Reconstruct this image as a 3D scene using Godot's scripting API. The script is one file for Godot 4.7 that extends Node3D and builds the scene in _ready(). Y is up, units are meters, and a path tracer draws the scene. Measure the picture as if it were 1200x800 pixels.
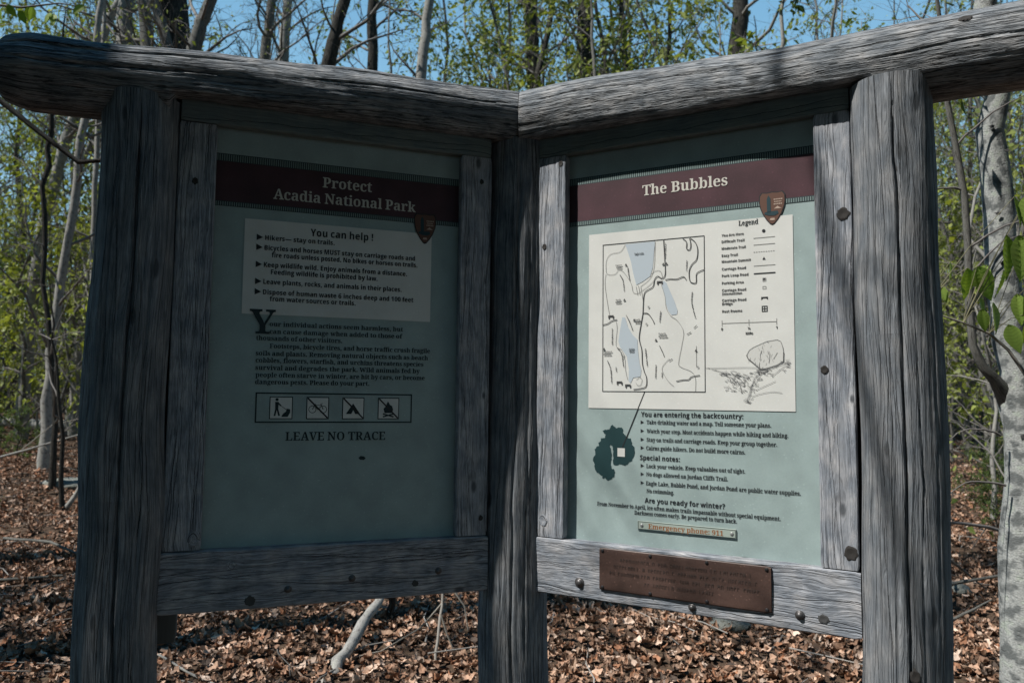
extends Node3D
# A roadside information kiosk of weathered logs in a spring forest.  Units are metres, the eye is 1.6 m above the path.

const EYE := 1.6
const JX := 0.0208            # the two sign frames meet on the vertical line x = JX, z = -3
const JZ := -3.0
const AL := 20.057            # degrees the left frame is turned out of the z plane
const AR := 29.262
const MITRE := 0.459
const REC := -0.045           # the printed sheet lies this far behind the frame boards

var tex := {}
var M := {}
var used := {}
var rng := RandomNumberGenerator.new()
var gnoise := FastNoiseLite.new()

func V(a: float, b: float) -> Vector2: return Vector2(a, b)

# ------------------------------------------------------------------ mesh helpers
class MB:
	var v := PackedVector3Array()
	var n := PackedVector3Array()
	var uv := PackedVector2Array()
	var c := PackedColorArray()
	var i := PackedInt32Array()
	func add(p: Vector3, nn: Vector3, t: Vector2, col := Color.WHITE) -> int:
		v.append(p); n.append(nn); uv.append(t); c.append(col)
		return v.size() - 1
	func tri(a: int, b: int, d: int) -> void:
		i.append(a); i.append(b); i.append(d)
	func quad(a: int, b: int, d: int, e: int) -> void:
		i.append(a); i.append(b); i.append(d); i.append(a); i.append(d); i.append(e)
	func flat(a: Vector3, b: Vector3, d: Vector3, col := Color.WHITE) -> void:
		var nn := (d - a).cross(b - a).normalized()
		var k := add(a, nn, Vector2(a.x, a.y), col)
		add(b, nn, Vector2(b.x, b.y), col)
		add(d, nn, Vector2(d.x, d.y), col)
		tri(k, k + 1, k + 2)
	func commit() -> ArrayMesh:
		var arr := []
		arr.resize(Mesh.ARRAY_MAX)
		arr[Mesh.ARRAY_VERTEX] = v
		arr[Mesh.ARRAY_NORMAL] = n
		arr[Mesh.ARRAY_TEX_UV] = uv
		arr[Mesh.ARRAY_COLOR] = c
		arr[Mesh.ARRAY_INDEX] = i
		var m := ArrayMesh.new()
		if i.size() > 0:
			m.add_surface_from_arrays(Mesh.PRIMITIVE_TRIANGLES, arr)
		return m

# smooth tube through pts (Vector3) with radii; uv.y runs in metres along it
func tube(mb: MB, pts: Array, rad: Array, sides: int, col := Color.WHITE, urep := 1.0, rough := 0.0) -> void:
	var m := pts.size()
	var side := Vector3(0.31, 0.17, 0.93)
	var along := 0.0
	var first := mb.v.size()
	for k in m:
		var p: Vector3 = pts[k]
		var d: Vector3 = (pts[mini(k + 1, m - 1)] - pts[maxi(k - 1, 0)]).normalized()
		side = (side - d * side.dot(d)).normalized()
		var up := d.cross(side)
		if k > 0: along += p.distance_to(pts[k - 1])
		var r: float = rad[k]
		for j in sides + 1:
			var a := TAU * j / sides
			var dir := side * cos(a) + up * sin(a)
			var rr := r
			if rough > 0.0:
				var q := p + dir * r
				rr *= 1.0 + rough * gnoise.get_noise_3d(q.x * 14.0, q.y * 5.0, q.z * 14.0)
			mb.add(p + dir * rr, dir, Vector2(urep * j / sides, along), col)
	for k in m - 1:
		for j in sides:
			var a := first + k * (sides + 1) + j
			mb.quad(a, a + sides + 1, a + sides + 2, a + 1)

func put(called: String, mesh: Mesh, m: Material, parent: Node, at := Vector3.ZERO) -> MeshInstance3D:
	var o := MeshInstance3D.new()
	o.name = called
	o.mesh = mesh
	o.material_override = m
	o.position = at
	parent.add_child(o, true)
	return o

func thing(called: String, label: String, category: String, group := "") -> Node3D:
	var o := Node3D.new()
	o.name = numbered(called)
	add_child(o)
	tag(o, label, category, group)
	return o

func numbered(called: String) -> String:
	var k: int = used.get(called, 0)
	used[called] = k + 1
	return called if k == 0 else "%s_%03d" % [called, k]

func tag(o: Node, label: String, category: String, group := "", kind := "") -> void:
	if label: o.set_meta("label", label)
	if category: o.set_meta("category", category)
	if group: o.set_meta("group", group)
	if kind: o.set_meta("kind", kind)

# ------------------------------------------------------------------ materials (linear base colours)
func mat(r: float, g: float, b: float, rough := 0.8, spec := 0.35) -> StandardMaterial3D:
	var m := StandardMaterial3D.new()
	m.albedo_color = Color(r, g, b).linear_to_srgb()
	m.roughness = rough
	m.metallic_specular = spec
	return m

func textured(t: Dictionary, us: float, vs: float, relief: float, rough := 0.85) -> StandardMaterial3D:
	var m := StandardMaterial3D.new()
	m.albedo_texture = t.alb
	m.roughness = rough
	m.metallic_specular = 0.25
	m.uv1_scale = Vector3(us, vs, 1)
	if relief > 0.0:
		m.heightmap_enabled = true
		m.heightmap_texture = t.hgt
		m.heightmap_scale = relief
	return m

func vcol(rough := 0.7, back := 0.0, spec := 0.3) -> StandardMaterial3D:
	var m := StandardMaterial3D.new()
	m.vertex_color_use_as_albedo = true
	m.roughness = rough
	m.metallic_specular = spec
	m.cull_mode = BaseMaterial3D.CULL_DISABLED
	if back > 0.0:
		m.backlight_enabled = true
		m.backlight = Color(back, back, back * 0.6)
	return m

func noise_bytes(sd: int, freq: float, w: int, h: int, hs: int, ws := 1) -> PackedByteArray:
	var n := FastNoiseLite.new()
	n.seed = sd
	n.noise_type = FastNoiseLite.TYPE_SIMPLEX_SMOOTH
	n.frequency = freq
	n.fractal_octaves = 4
	var im := n.get_seamless_image(maxi(w / ws, 8), maxi(h / hs, 8))
	im.resize(w, h, Image.INTERPOLATE_CUBIC)
	im.convert(Image.FORMAT_L8)
	return im.get_data()

func pack_tex(w: int, h: int, rgb: PackedByteArray, hg: PackedByteArray) -> Dictionary:
	var a := Image.create_from_data(w, h, false, Image.FORMAT_RGB8, rgb)
	var b := Image.create_from_data(w, h, false, Image.FORMAT_L8, hg)
	a.generate_mipmaps(); b.generate_mipmaps()
	return {"alb": ImageTexture.create_from_image(a), "hgt": ImageTexture.create_from_image(b)}

# grey weathered timber: long growth lines along v that bow round knots, soft wood eaten out, hairline checks
func make_wood(sd: int, light: Color, dark: Color, checks: int, rough: float, knots: int, wave := 0.10) -> Dictionary:
	var w := 512; var h := 1024
	var fine := noise_bytes(sd, 0.13, w, h, 30)
	var fib := noise_bytes(sd + 1, 0.26, w, h, 12)
	var coarse := noise_bytes(sd + 2, 0.012, w, h, 5)
	var blot := noise_bytes(sd + 3, 0.010, w, h, 1)
	var chips := noise_bytes(sd + 4, 0.09, w, h, 6)
	var line := noise_bytes(sd + 5, 0.21, w, 64, 1)
	var wide := noise_bytes(sd + 6, 0.05, w, 64, 1)
	var r := RandomNumberGenerator.new(); r.seed = sd
	var kn := []
	for k in knots: kn.append([r.randi_range(60, w - 60), r.randi_range(100, h - 100), r.randf_range(9.0, 17.0)])
	var crack := PackedByteArray(); crack.resize(w * h)
	for k in checks:
		var x := r.randf() * w
		var y0 := r.randi() % h
		var ln := r.randi_range(80, 700)
		var dx := 0.0
		var wide_crack := r.randf() < 0.25
		for y in ln:
			dx = clampf(dx + r.randf_range(-0.04, 0.04), -0.15, 0.15)
			x += dx
			var p := posmod(int(x), w) + ((y0 + y) % h) * w
			var e := sin(PI * y / ln)
			crack[p] = maxi(crack[p], int(255 * clampf(e * 1.6, 0, 1)))
			if wide_crack and e > 0.4: crack[posmod(int(x) + 1, w) + ((y0 + y) % h) * w] = int(230 * e)
	var rgb := PackedByteArray(); rgb.resize(w * h * 3)
	var hg := PackedByteArray(); hg.resize(w * h)
	for y in h:
		for x in w:
			var q := y * w + x
			var bend := (coarse[q] - 128) * wave
			var core := 0.0
			for k in kn:
				var dx: float = x - k[0]
				var dy: float = y - k[1]
				if absf(dx) < 70.0 and absf(dy) < 150.0:
					var rr: float = k[2]
					var e := exp(-(dx * dx) / (rr * rr * 7.0) - (dy * dy) / (rr * rr * 26.0))
					bend -= dx * 0.72 * e
					core = maxf(core, clampf(1.6 - sqrt(dx * dx + dy * dy * 0.45) / (rr * 0.62), 0.0, 1.0))
			var xi := posmod(int(x + bend), w)
			var row := (y >> 6) % 16
			var l := lerpf(line[row * w + xi], line[((row + 1) % 16) * w + xi], (y & 63) / 64.0) * 0.66 + wide[xi] * 0.34
			var t := 0.46 * l + 0.24 * fib[y * w + xi] + 0.18 * fine[y * w + xi] + 0.12 * blot[q]
			t = (t / 255.0 - 0.5) * 2.1 + 0.56
			if rough > 0.0:
				t -= rough * clampf((95.0 - chips[q]) / 40.0, 0.0, 1.0)
			t += (blot[q] / 255.0 - 0.5) * 0.28
			t -= core * 0.7
			var ck := crack[q] / 255.0
			t = clampf(t, 0.0, 1.0)
			var f := t * (1.0 - 0.95 * ck)
			var dk := 1.0 - 0.55 * ck
			var warm := (blot[y * w + xi] / 255.0 - 0.5) * 0.06
			rgb[q * 3] = int(255 * clampf(lerpf(dark.r, light.r, f) * (1.0 + warm) * dk, 0, 1))
			rgb[q * 3 + 1] = int(255 * lerpf(dark.g, light.g, f) * dk)
			rgb[q * 3 + 2] = int(255 * clampf(lerpf(dark.b, light.b, f) * (1.0 - warm) * dk, 0, 1))
			hg[q] = int(255 * clampf(0.25 + 0.65 * t - 0.6 * ck, 0, 1))
	return pack_tex(w, h, rgb, hg)

# bark: smooth and blotched (ridge 0) or furrowed (ridge 1)
func make_bark(sd: int, light: Color, dark: Color, ridge: float, blot_cut: float, bf := 0.03) -> Dictionary:
	var w := 256; var h := 512
	var a := noise_bytes(sd, 0.05, w, h, 6)
	var b := noise_bytes(sd + 1, bf, w, h, 1)
	var c := noise_bytes(sd + 2, 0.16, w, h, 1, 4)
	var d := noise_bytes(sd + 3, 0.20, w, h, 1)
	var rgb := PackedByteArray(); rgb.resize(w * h * 3)
	var hg := PackedByteArray(); hg.resize(w * h)
	for q in w * h:
		var rid := absf(a[q] / 255.0 - 0.5) * 2.0
		var t := lerpf(0.70 + (d[q] / 255.0 - 0.5) * 0.5, clampf(rid * 1.7, 0, 1) * (0.6 + 0.4 * d[q] / 255.0), ridge)
		var bl := clampf((blot_cut - b[q] / 255.0 + (d[q] / 255.0 - 0.5) * 0.12) * 4.5, 0.0, 1.0)
		var ln := clampf((0.30 - c[q] / 255.0) * 8.0, 0.0, 1.0) * (1.0 - ridge)
		var f := clampf(t * (1.0 - 0.7 * bl) * (1.0 - 0.6 * ln), 0, 1)
		var lich := clampf((b[q] / 255.0 - 0.66) * 6.0, 0, 1) * 0.25
		rgb[q * 3] = int(255 * clampf(lerpf(dark.r, light.r, f) + lich * 0.10, 0, 1))
		rgb[q * 3 + 1] = int(255 * clampf(lerpf(dark.g, light.g, f) + lich * 0.16, 0, 1))
		rgb[q * 3 + 2] = int(255 * clampf(lerpf(dark.b, light.b, f) + lich * 0.06, 0, 1))
		hg[q] = int(255 * clampf(0.2 + 0.7 * t - 0.25 * ln, 0, 1))
	return pack_tex(w, h, rgb, hg)

# painted sheet: even paint with fine grime specks and rain streak stains
func make_paint(sd: int, base: Color, amount: float) -> Dictionary:
	var w := 256; var h := 256
	var a := noise_bytes(sd, 0.018, w, h, 1)
	var b := noise_bytes(sd + 1, 0.35, w, h, 1)
	var rgb := PackedByteArray(); rgb.resize(w * h * 3)
	for q in w * h:
		var f := 1.0 + amount * ((a[q] / 255.0 - 0.5) * 0.9 + (b[q] / 255.0 - 0.5) * 0.4)
		if b[q] > 222: f += amount * 0.9
		rgb[q * 3] = int(255 * clampf(base.r * f, 0, 1))
		rgb[q * 3 + 1] = int(255 * clampf(base.g * f, 0, 1))
		rgb[q * 3 + 2] = int(255 * clampf(base.b * f, 0, 1))
	return pack_tex(w, h, rgb, b)

func paint_mat(sd: int, r: float, g: float, b: float, amount: float, rough: float) -> StandardMaterial3D:
	var t := make_paint(sd, Color(r, g, b).linear_to_srgb(), amount)
	var m := textured(t, 1.0, 1.0, 0.0, rough)
	m.uv1_triplanar = true
	m.uv1_scale = Vector3(1.3, 1.3, 1.3)
	m.metallic_specular = 0.4
	return m

# ------------------------------------------------------------------ the kiosk
# round timber along local y: rad(t) linear, long ridges, drying checks [angle, t0, t1, depth, half width]
func round_timber(length: float, r0: float, r1: float, checks: Array, sd: int, lumps: float, rings: int, sides: int, shape := {}, mirrored := false) -> ArrayMesh:
	var mb := MB.new()
	var ns := FastNoiseLite.new(); ns.seed = sd; ns.frequency = 1.0; ns.fractal_octaves = 3
	var P := []
	for k in rings + 1:
		var t := float(k) / rings
		var y := t * length
		var bow := Vector3(ns.get_noise_2d(y * 0.5, 7.0), 0, ns.get_noise_2d(y * 0.5, 31.0)) * lumps * 2.0
		var row := []
		for j in sides + 1:
			var a := TAU * (j % sides) / sides
			var ca := cos(a); var sa := sin(a)
			var r := lerpf(r0, r1, t)
			r += lumps * ns.get_noise_3d(ca * 0.9, y * 1.1, sa * 0.9)
			r += lumps * 0.22 * ns.get_noise_3d(ca * 9.0, y * 1.3 + 40.0, sa * 9.0)
			for ck in checks:
				var e := clampf((t - ck[1]) * 14.0, 0, 1) * clampf((ck[2] - t) * 14.0, 0, 1)
				if e > 0.0:
					var da := wrapf(a - ck[0] - 0.10 * ns.get_noise_2d(y * 1.6, ck[0] * 20.0), -PI, PI) * r
					r -= ck[3] * e * exp(-da * da / (ck[4] * ck[4]))
			var p := Vector3(ca * r, y, sa * r) + bow
			if not shape.is_empty(): p = log_shape(p, t, shape)
			row.append(p)
		P.append(row)
	for k in rings + 1:
		for j in sides + 1:
			var du: Vector3 = P[k][(j + 1) % sides] - P[k][(j - 1 + sides) % sides]
			var dv: Vector3 = P[mini(k + 1, rings)][j] - P[maxi(k - 1, 0)][j]
			var nn := dv.cross(du).normalized()
			mb.add(P[k][j], -nn if mirrored else nn, Vector2(2.0 * j / sides, k * length / rings))
	for k in rings:
		for j in sides:
			var a := k * (sides + 1) + j
			if mirrored: mb.quad(a, a + sides + 1, a + sides + 2, a + 1)
			else: mb.quad(a, a + 1, a + sides + 2, a + sides + 1)
	for e in 2:
		var k := e * rings
		var c := Vector3.ZERO
		for j in sides: c += P[k][j] / sides
		var inner := Vector3.ZERO
		for j in sides: inner += P[absi(k - 2)][j] / sides
		var nn := (c - inner).normalized()
		var ci := mb.add(c, nn, Vector2(0.5, 0.5))
		var f := mb.v.size()
		for j in sides + 1: mb.add(P[k][j], nn, Vector2(0.5 + P[k][j].x, 0.5 + P[k][j].z))
		for j in sides:
			if e: mb.tri(ci, f + j, f + j + 1)
			else: mb.tri(ci, f + j + 1, f + j)
	return mb.commit()

# sawn board standing along local y, w wide (x), t thick (z, front at +t/2), worn edges
func sawn_board(length: float, w: float, t: float, sd: int, wear := 0.0016) -> ArrayMesh:
	var mb := MB.new()
	var ns := FastNoiseLite.new(); ns.seed = sd; ns.frequency = 1.0; ns.fractal_octaves = 2
	var prof: Array[Vector2] = []
	var nw := 14
	var b := 0.005
	for f in 2:
		var z := t / 2 if f == 0 else -t / 2
		var s := 1.0 if f == 0 else -1.0
		prof.append(Vector2(-s * w / 2, z - s * b))
		prof.append(Vector2(-s * (w / 2 - b * 0.3), z - s * b * 0.3))
		for k in nw + 1: prof.append(Vector2(-s * (w / 2 - b) + s * (w - 2 * b) * k / nw, z))
		prof.append(Vector2(s * (w / 2 - b * 0.3), z - s * b * 0.3))
		prof.append(Vector2(s * w / 2, z - s * b))
	var np := prof.size()
	var rings := int(length / 0.016)
	var P := []
	for k in rings + 1:
		var y := length * k / rings
		var endr := 0.0
		if k == 0 or k == rings: endr = 0.003
		var row := []
		for j in np + 1:
			var q := prof[j % np]
			var off := wear * (ns.get_noise_3d(q.x * 95.0, y * 5.0, q.y * 30.0) + 0.8 * ns.get_noise_2d(y * 7.0, signf(q.y) * 9.0 + q.x * 14.0))
			var o := q.normalized() * off
			o.x = o.x * 0.4
			o.y = signf(q.y) * off
			var qq := q * (1.0 - endr / maxf(w, t) * 2.0) + o
			row.append(Vector3(qq.x, y, qq.y))
		P.append(row)
	for k in rings + 1:
		var per := 0.0
		for j in np + 1:
			var du: Vector3 = P[k][(j + 1) % np] - P[k][(j - 1 + np) % np]
			var dv: Vector3 = P[mini(k + 1, rings)][j] - P[maxi(k - 1, 0)][j]
			if j > 0: per += P[k][j].distance_to(P[k][j - 1])
			mb.add(P[k][j], dv.cross(-du).normalized(), Vector2(per, P[k][j].y))
	for k in rings:
		for j in np:
			var a := k * (np + 1) + j
			mb.quad(a, a + np + 1, a + np + 2, a + 1)
	for e in 2:
		var k := e * rings
		var nn := Vector3.UP if e else Vector3.DOWN
		var ci := mb.add(Vector3(0, length * e, 0), nn, Vector2.ZERO)
		var f := mb.v.size()
		for j in np + 1: mb.add(P[k][j], nn, Vector2(P[k][j].x, P[k][j].z))
		for j in np:
			if e: mb.tri(ci, f + j, f + j + 1)
			else: mb.tri(ci, f + j + 1, f + j)
	return mb.commit()

func flat_poly(pts: Array, z := 0.0) -> ArrayMesh:
	var mb := MB.new()
	add_poly(mb, pts, z)
	return mb.commit()

func add_poly(mb: MB, pts: Array, z := 0.0) -> void:
	var pv := PackedVector2Array(pts)
	var t := Geometry2D.triangulate_polygon(pv)
	var f := mb.v.size()
	for p in pv: mb.add(Vector3(p.x, p.y, z), Vector3(0, 0, 1), p)
	for k in t.size() / 3:
		var a := pv[t[k * 3]]; var b := pv[t[k * 3 + 1]]; var c := pv[t[k * 3 + 2]]
		if (b - a).cross(c - a) > 0: mb.tri(f + t[k * 3], f + t[k * 3 + 2], f + t[k * 3 + 1])
		else: mb.tri(f + t[k * 3], f + t[k * 3 + 1], f + t[k * 3 + 2])

func add_rect(mb: MB, x0: float, y0: float, x1: float, y1: float, z := 0.0) -> void:
	var k := mb.add(Vector3(x0, y0, z), Vector3.BACK, Vector2(x0, y0))
	mb.add(Vector3(x0, y1, z), Vector3.BACK, Vector2(x0, y1))
	mb.add(Vector3(x1, y1, z), Vector3.BACK, Vector2(x1, y1))
	mb.add(Vector3(x1, y0, z), Vector3.BACK, Vector2(x1, y0))
	mb.quad(k, k + 1, k + 2, k + 3)

func rect(x0: float, y0: float, x1: float, y1: float) -> ArrayMesh:
	var mb := MB.new()
	add_rect(mb, x0, y0, x1, y1)
	return mb.commit()

func add_line(mb: MB, pts: Array, w: float, z := 0.0) -> void:
	var m := pts.size()
	var f := mb.v.size()
	for k in m:
		var d: Vector2 = (pts[mini(k + 1, m - 1)] - pts[maxi(k - 1, 0)]).normalized()
		var s := Vector2(-d.y, d.x) * w * 0.5
		var p: Vector2 = pts[k]
		mb.add(Vector3(p.x + s.x, p.y + s.y, z), Vector3.BACK, p)
		mb.add(Vector3(p.x - s.x, p.y - s.y, z), Vector3.BACK, p)
	for k in m - 1: mb.quad(f + 2 * k, f + 2 * k + 2, f + 2 * k + 3, f + 2 * k + 1)

func frame_line(mb: MB, x0: float, y0: float, x1: float, y1: float, w: float) -> void:
	add_rect(mb, x0, y0, x0 + w, y1); add_rect(mb, x1 - w, y0, x1, y1)
	add_rect(mb, x0 + w, y0, x1 - w, y0 + w); add_rect(mb, x0 + w, y1 - w, x1 - w, y1)

func smooth(pts: Array, sub := 4) -> Array:
	var o := []
	for k in pts.size() - 1:
		var a: Vector2 = pts[maxi(k - 1, 0)]; var b: Vector2 = pts[k]
		var c: Vector2 = pts[k + 1]; var d: Vector2 = pts[mini(k + 2, pts.size() - 1)]
		for s in sub: o.append(b.cubic_interpolate(c, a, d, float(s) / sub))
	o.append(pts[-1])
	return o

var fonts := {}
var caps := {}
# one line of print, baseline start at (s, v), stretched to width w; cap = height of the capitals (0: natural)
func letter(parent: Node, txt: String, font: String, s: float, v: float, w: float, cap: float, m: Material, z: float, depth := 0.0004) -> void:
	if not fonts.has(font):
		var fo := SystemFont.new()
		fo.font_names = PackedStringArray(["Droid Serif" if font == "s" else "Droid Sans"])
		fo.font_weight = 700
		fonts[font] = fo
		caps[font] = text_mesh("H", font, depth).get_aabb()
	var tm := text_mesh(txt, font, depth)
	var bb := tm.get_aabb()
	var hb: AABB = caps[font]
	var sx := w / bb.size.x
	var sy := sx if cap <= 0.0 else cap / hb.size.y
	var o := put("lettering", tm, m, parent)
	o.scale = Vector3(sx, sy, 1)
	o.position = Vector3(s - bb.position.x * sx, v - hb.position.y * sy, z + depth * 0.5)

func text_mesh(txt: String, font: String, depth: float) -> TextMesh:
	var t := TextMesh.new()
	t.text = txt
	t.font = fonts[font]
	t.font_size = 48
	t.pixel_size = 0.001
	t.depth = depth
	t.curve_step = 2.0
	t.horizontal_alignment = HORIZONTAL_ALIGNMENT_LEFT
	t.vertical_alignment = VERTICAL_ALIGNMENT_BOTTOM
	return t

# short lathe: profile of (radius, z) turned round z
func lathe(prof: Array, sides: int) -> ArrayMesh:
	var mb := MB.new()
	var m := prof.size()
	for k in m:
		var d: Vector2 = prof[mini(k + 1, m - 1)] - prof[maxi(k - 1, 0)]
		for j in sides + 1:
			var a := TAU * j / sides
			var nn := Vector3(cos(a) * d.y, sin(a) * d.y, -d.x).normalized()
			mb.add(Vector3(cos(a) * prof[k].x, sin(a) * prof[k].x, prof[k].y), -nn if nn.z < 0 else nn, Vector2(float(j) / sides, float(k) / m))
	for k in m - 1:
		for j in sides:
			var a := k * (sides + 1) + j
			mb.quad(a, a + sides + 1, a + sides + 2, a + 1)
	return mb.commit()

func bolt(parent: Node, x: float, y: float, z: float, r := 0.013) -> void:
	var o := put("bolt", lathe([V(r * 1.5, -0.004), V(r * 1.5, 0.0018), V(r * 1.35, 0.0024), V(r, 0.0025), V(r, 0.006), V(r * 0.75, 0.010), V(r * 0.35, 0.012), V(0.0, 0.0124)], 14), M.bolt, parent, Vector3(x, y, z))
	o.rotation.z = x * 7.0

func knot(parent: Node, x: float, y: float, z: float, r: float, tall := 1.2, m: Material = null) -> void:
	var mb := MB.new()
	var ns := FastNoiseLite.new(); ns.seed = int(absf(x * 977.0 + y * 331.0)); ns.frequency = 1.0
	var rings := [[1.25, -0.003], [1.15, 0.0006], [1.0, 0.0011], [0.85, 0.0010], [0.7, 0.0007], [0.45, 0.0006], [0.2, 0.0007], [0.0, 0.0007]]
	var sides := 20
	for k in rings.size():
		for j in sides + 1:
			var a := TAU * (j % sides) / sides
			var rr: float = r * rings[k][0] * (1.0 + 0.35 * ns.get_noise_2d(cos(a) * 1.4 + k * 0.2, sin(a) * 1.4))
			mb.add(Vector3(cos(a) * rr, sin(a) * rr * tall, rings[k][1]), Vector3(cos(a) * (0.25 if k < 3 else -0.12), sin(a) * (0.25 if k < 3 else -0.12), 1).normalized(), Vector2(rr * 1.0, a * 0.05))
	for k in rings.size() - 1:
		for j in sides:
			var q := k * (sides + 1) + j
			mb.quad(q, q + sides + 1, q + sides + 2, q + 1)
	put("knot", mb.commit(), m if m else M.knot, parent, Vector3(x, y, z + 0.0014))

func arrowhead(cx: float, top: float, w: float, h: float) -> Array:
	var o := []
	for p in [V(0, 0.0), V(0.20, 0.02), V(0.40, 0.0), V(0.49, 0.10), V(0.50, 0.30), V(0.46, 0.46), V(0.36, 0.66), V(0.22, 0.84), V(0.08, 0.97), V(0, 1.0)]:
		o.append(V(cx + p.x * w, top - p.y * h))
	for p in [V(0.08, 0.97), V(0.22, 0.84), V(0.36, 0.66), V(0.46, 0.46), V(0.50, 0.30), V(0.49, 0.10), V(0.40, 0.0), V(0.20, 0.02)]:
		o.append(V(cx - p.x * w, top - p.y * h))
	return o

func emblem(p: Node, cx: float, top: float, w: float, h: float) -> void:
	var z := 0.0028
	put("emblem_border", flat_poly(arrowhead(cx, top, w, h)), M.ink, p, Vector3(0, 0, z))
	put("emblem_field", flat_poly(arrowhead(cx, top - h * 0.03, w * 0.92, h * 0.93)), M.emblem, p, Vector3(0, 0, z + 0.0008))
	var t := MB.new()
	add_poly(t, [V(cx - w * 0.19, top - h * 0.62), V(cx - w * 0.20, top - h * 0.22), V(cx - w * 0.14, top - h * 0.10), V(cx - w * 0.06, top - h * 0.20), V(cx - w * 0.05, top - h * 0.62)])
	add_poly(t, [V(cx - w * 0.30, top - h * 0.66), V(cx - w * 0.27, top - h * 0.60), V(cx + w * 0.20, top - h * 0.58), V(cx + w * 0.24, top - h * 0.66), V(cx + w * 0.10, top - h * 0.72), V(cx - w * 0.12, top - h * 0.71)])
	put("emblem_tree", t.commit(), M.emblem_tree, p, Vector3(0, 0, z + 0.0016))
	var b := MB.new()
	for r in [[0.06, 0.40, 0.24, 0.018], [0.08, 0.36, 0.31, 0.016], [0.06, 0.38, 0.38, 0.02]]:
		for k in 5:
			var x0: float = cx + w * (r[0] + (r[1] - r[0]) * k / 5.0)
			add_rect(b, x0, top - h * (r[2] + r[3]), x0 + w * (r[1] - r[0]) * 0.15, top - h * (r[2] - r[3]))
	add_poly(b, [V(cx + w * 0.06, top - h * 0.52), V(cx + w * 0.20, top - h * 0.44), V(cx + w * 0.28, top - h * 0.49), V(cx + w * 0.36, top - h * 0.52)])
	add_poly(b, [V(cx - w * 0.10, top - h * 0.84), V(cx - w * 0.06, top - h * 0.79), V(cx + w * 0.08, top - h * 0.79), V(cx + w * 0.10, top - h * 0.85), V(cx, top - h * 0.86)])
	put("emblem_lettering", b.commit(), M.emblem_pale, p, Vector3(0, 0, z + 0.0016)).set_meta("kind", "stuff")

# the printed head of a sign: two tick-marked stripes and the dark red band between them
func sign_head(p: Node, s0: float, s1: float) -> void:
	put("header_band", rect(s0, 0.6815, s1, 0.823), M.maroon, p, Vector3(0, 0, 0.001))
	for r in [[0.823, 0.851], [0.6625, 0.6815]]:
		put("header_stripe", rect(s0, r[0], s1, r[1]), M.stripe, p, Vector3(0, 0, 0.001))
		var mb := MB.new()
		var n := int((s1 - s0) / 0.0076)
		for k in n: add_rect(mb, s0 + k * 0.0076, r[0] + 0.002, s0 + k * 0.0076 + 0.0030, r[1] - 0.003)
		put("tick_marks", mb.commit(), M.tick, p, Vector3(0, 0, 0.0018)).set_meta("kind", "stuff")

func arrow_bullet(mb: MB, s: float, v: float, w: float, h: float) -> void:
	add_poly(mb, [V(s, v - h * 0.5), V(s, v + h * 0.5), V(s + w, v)])

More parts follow.
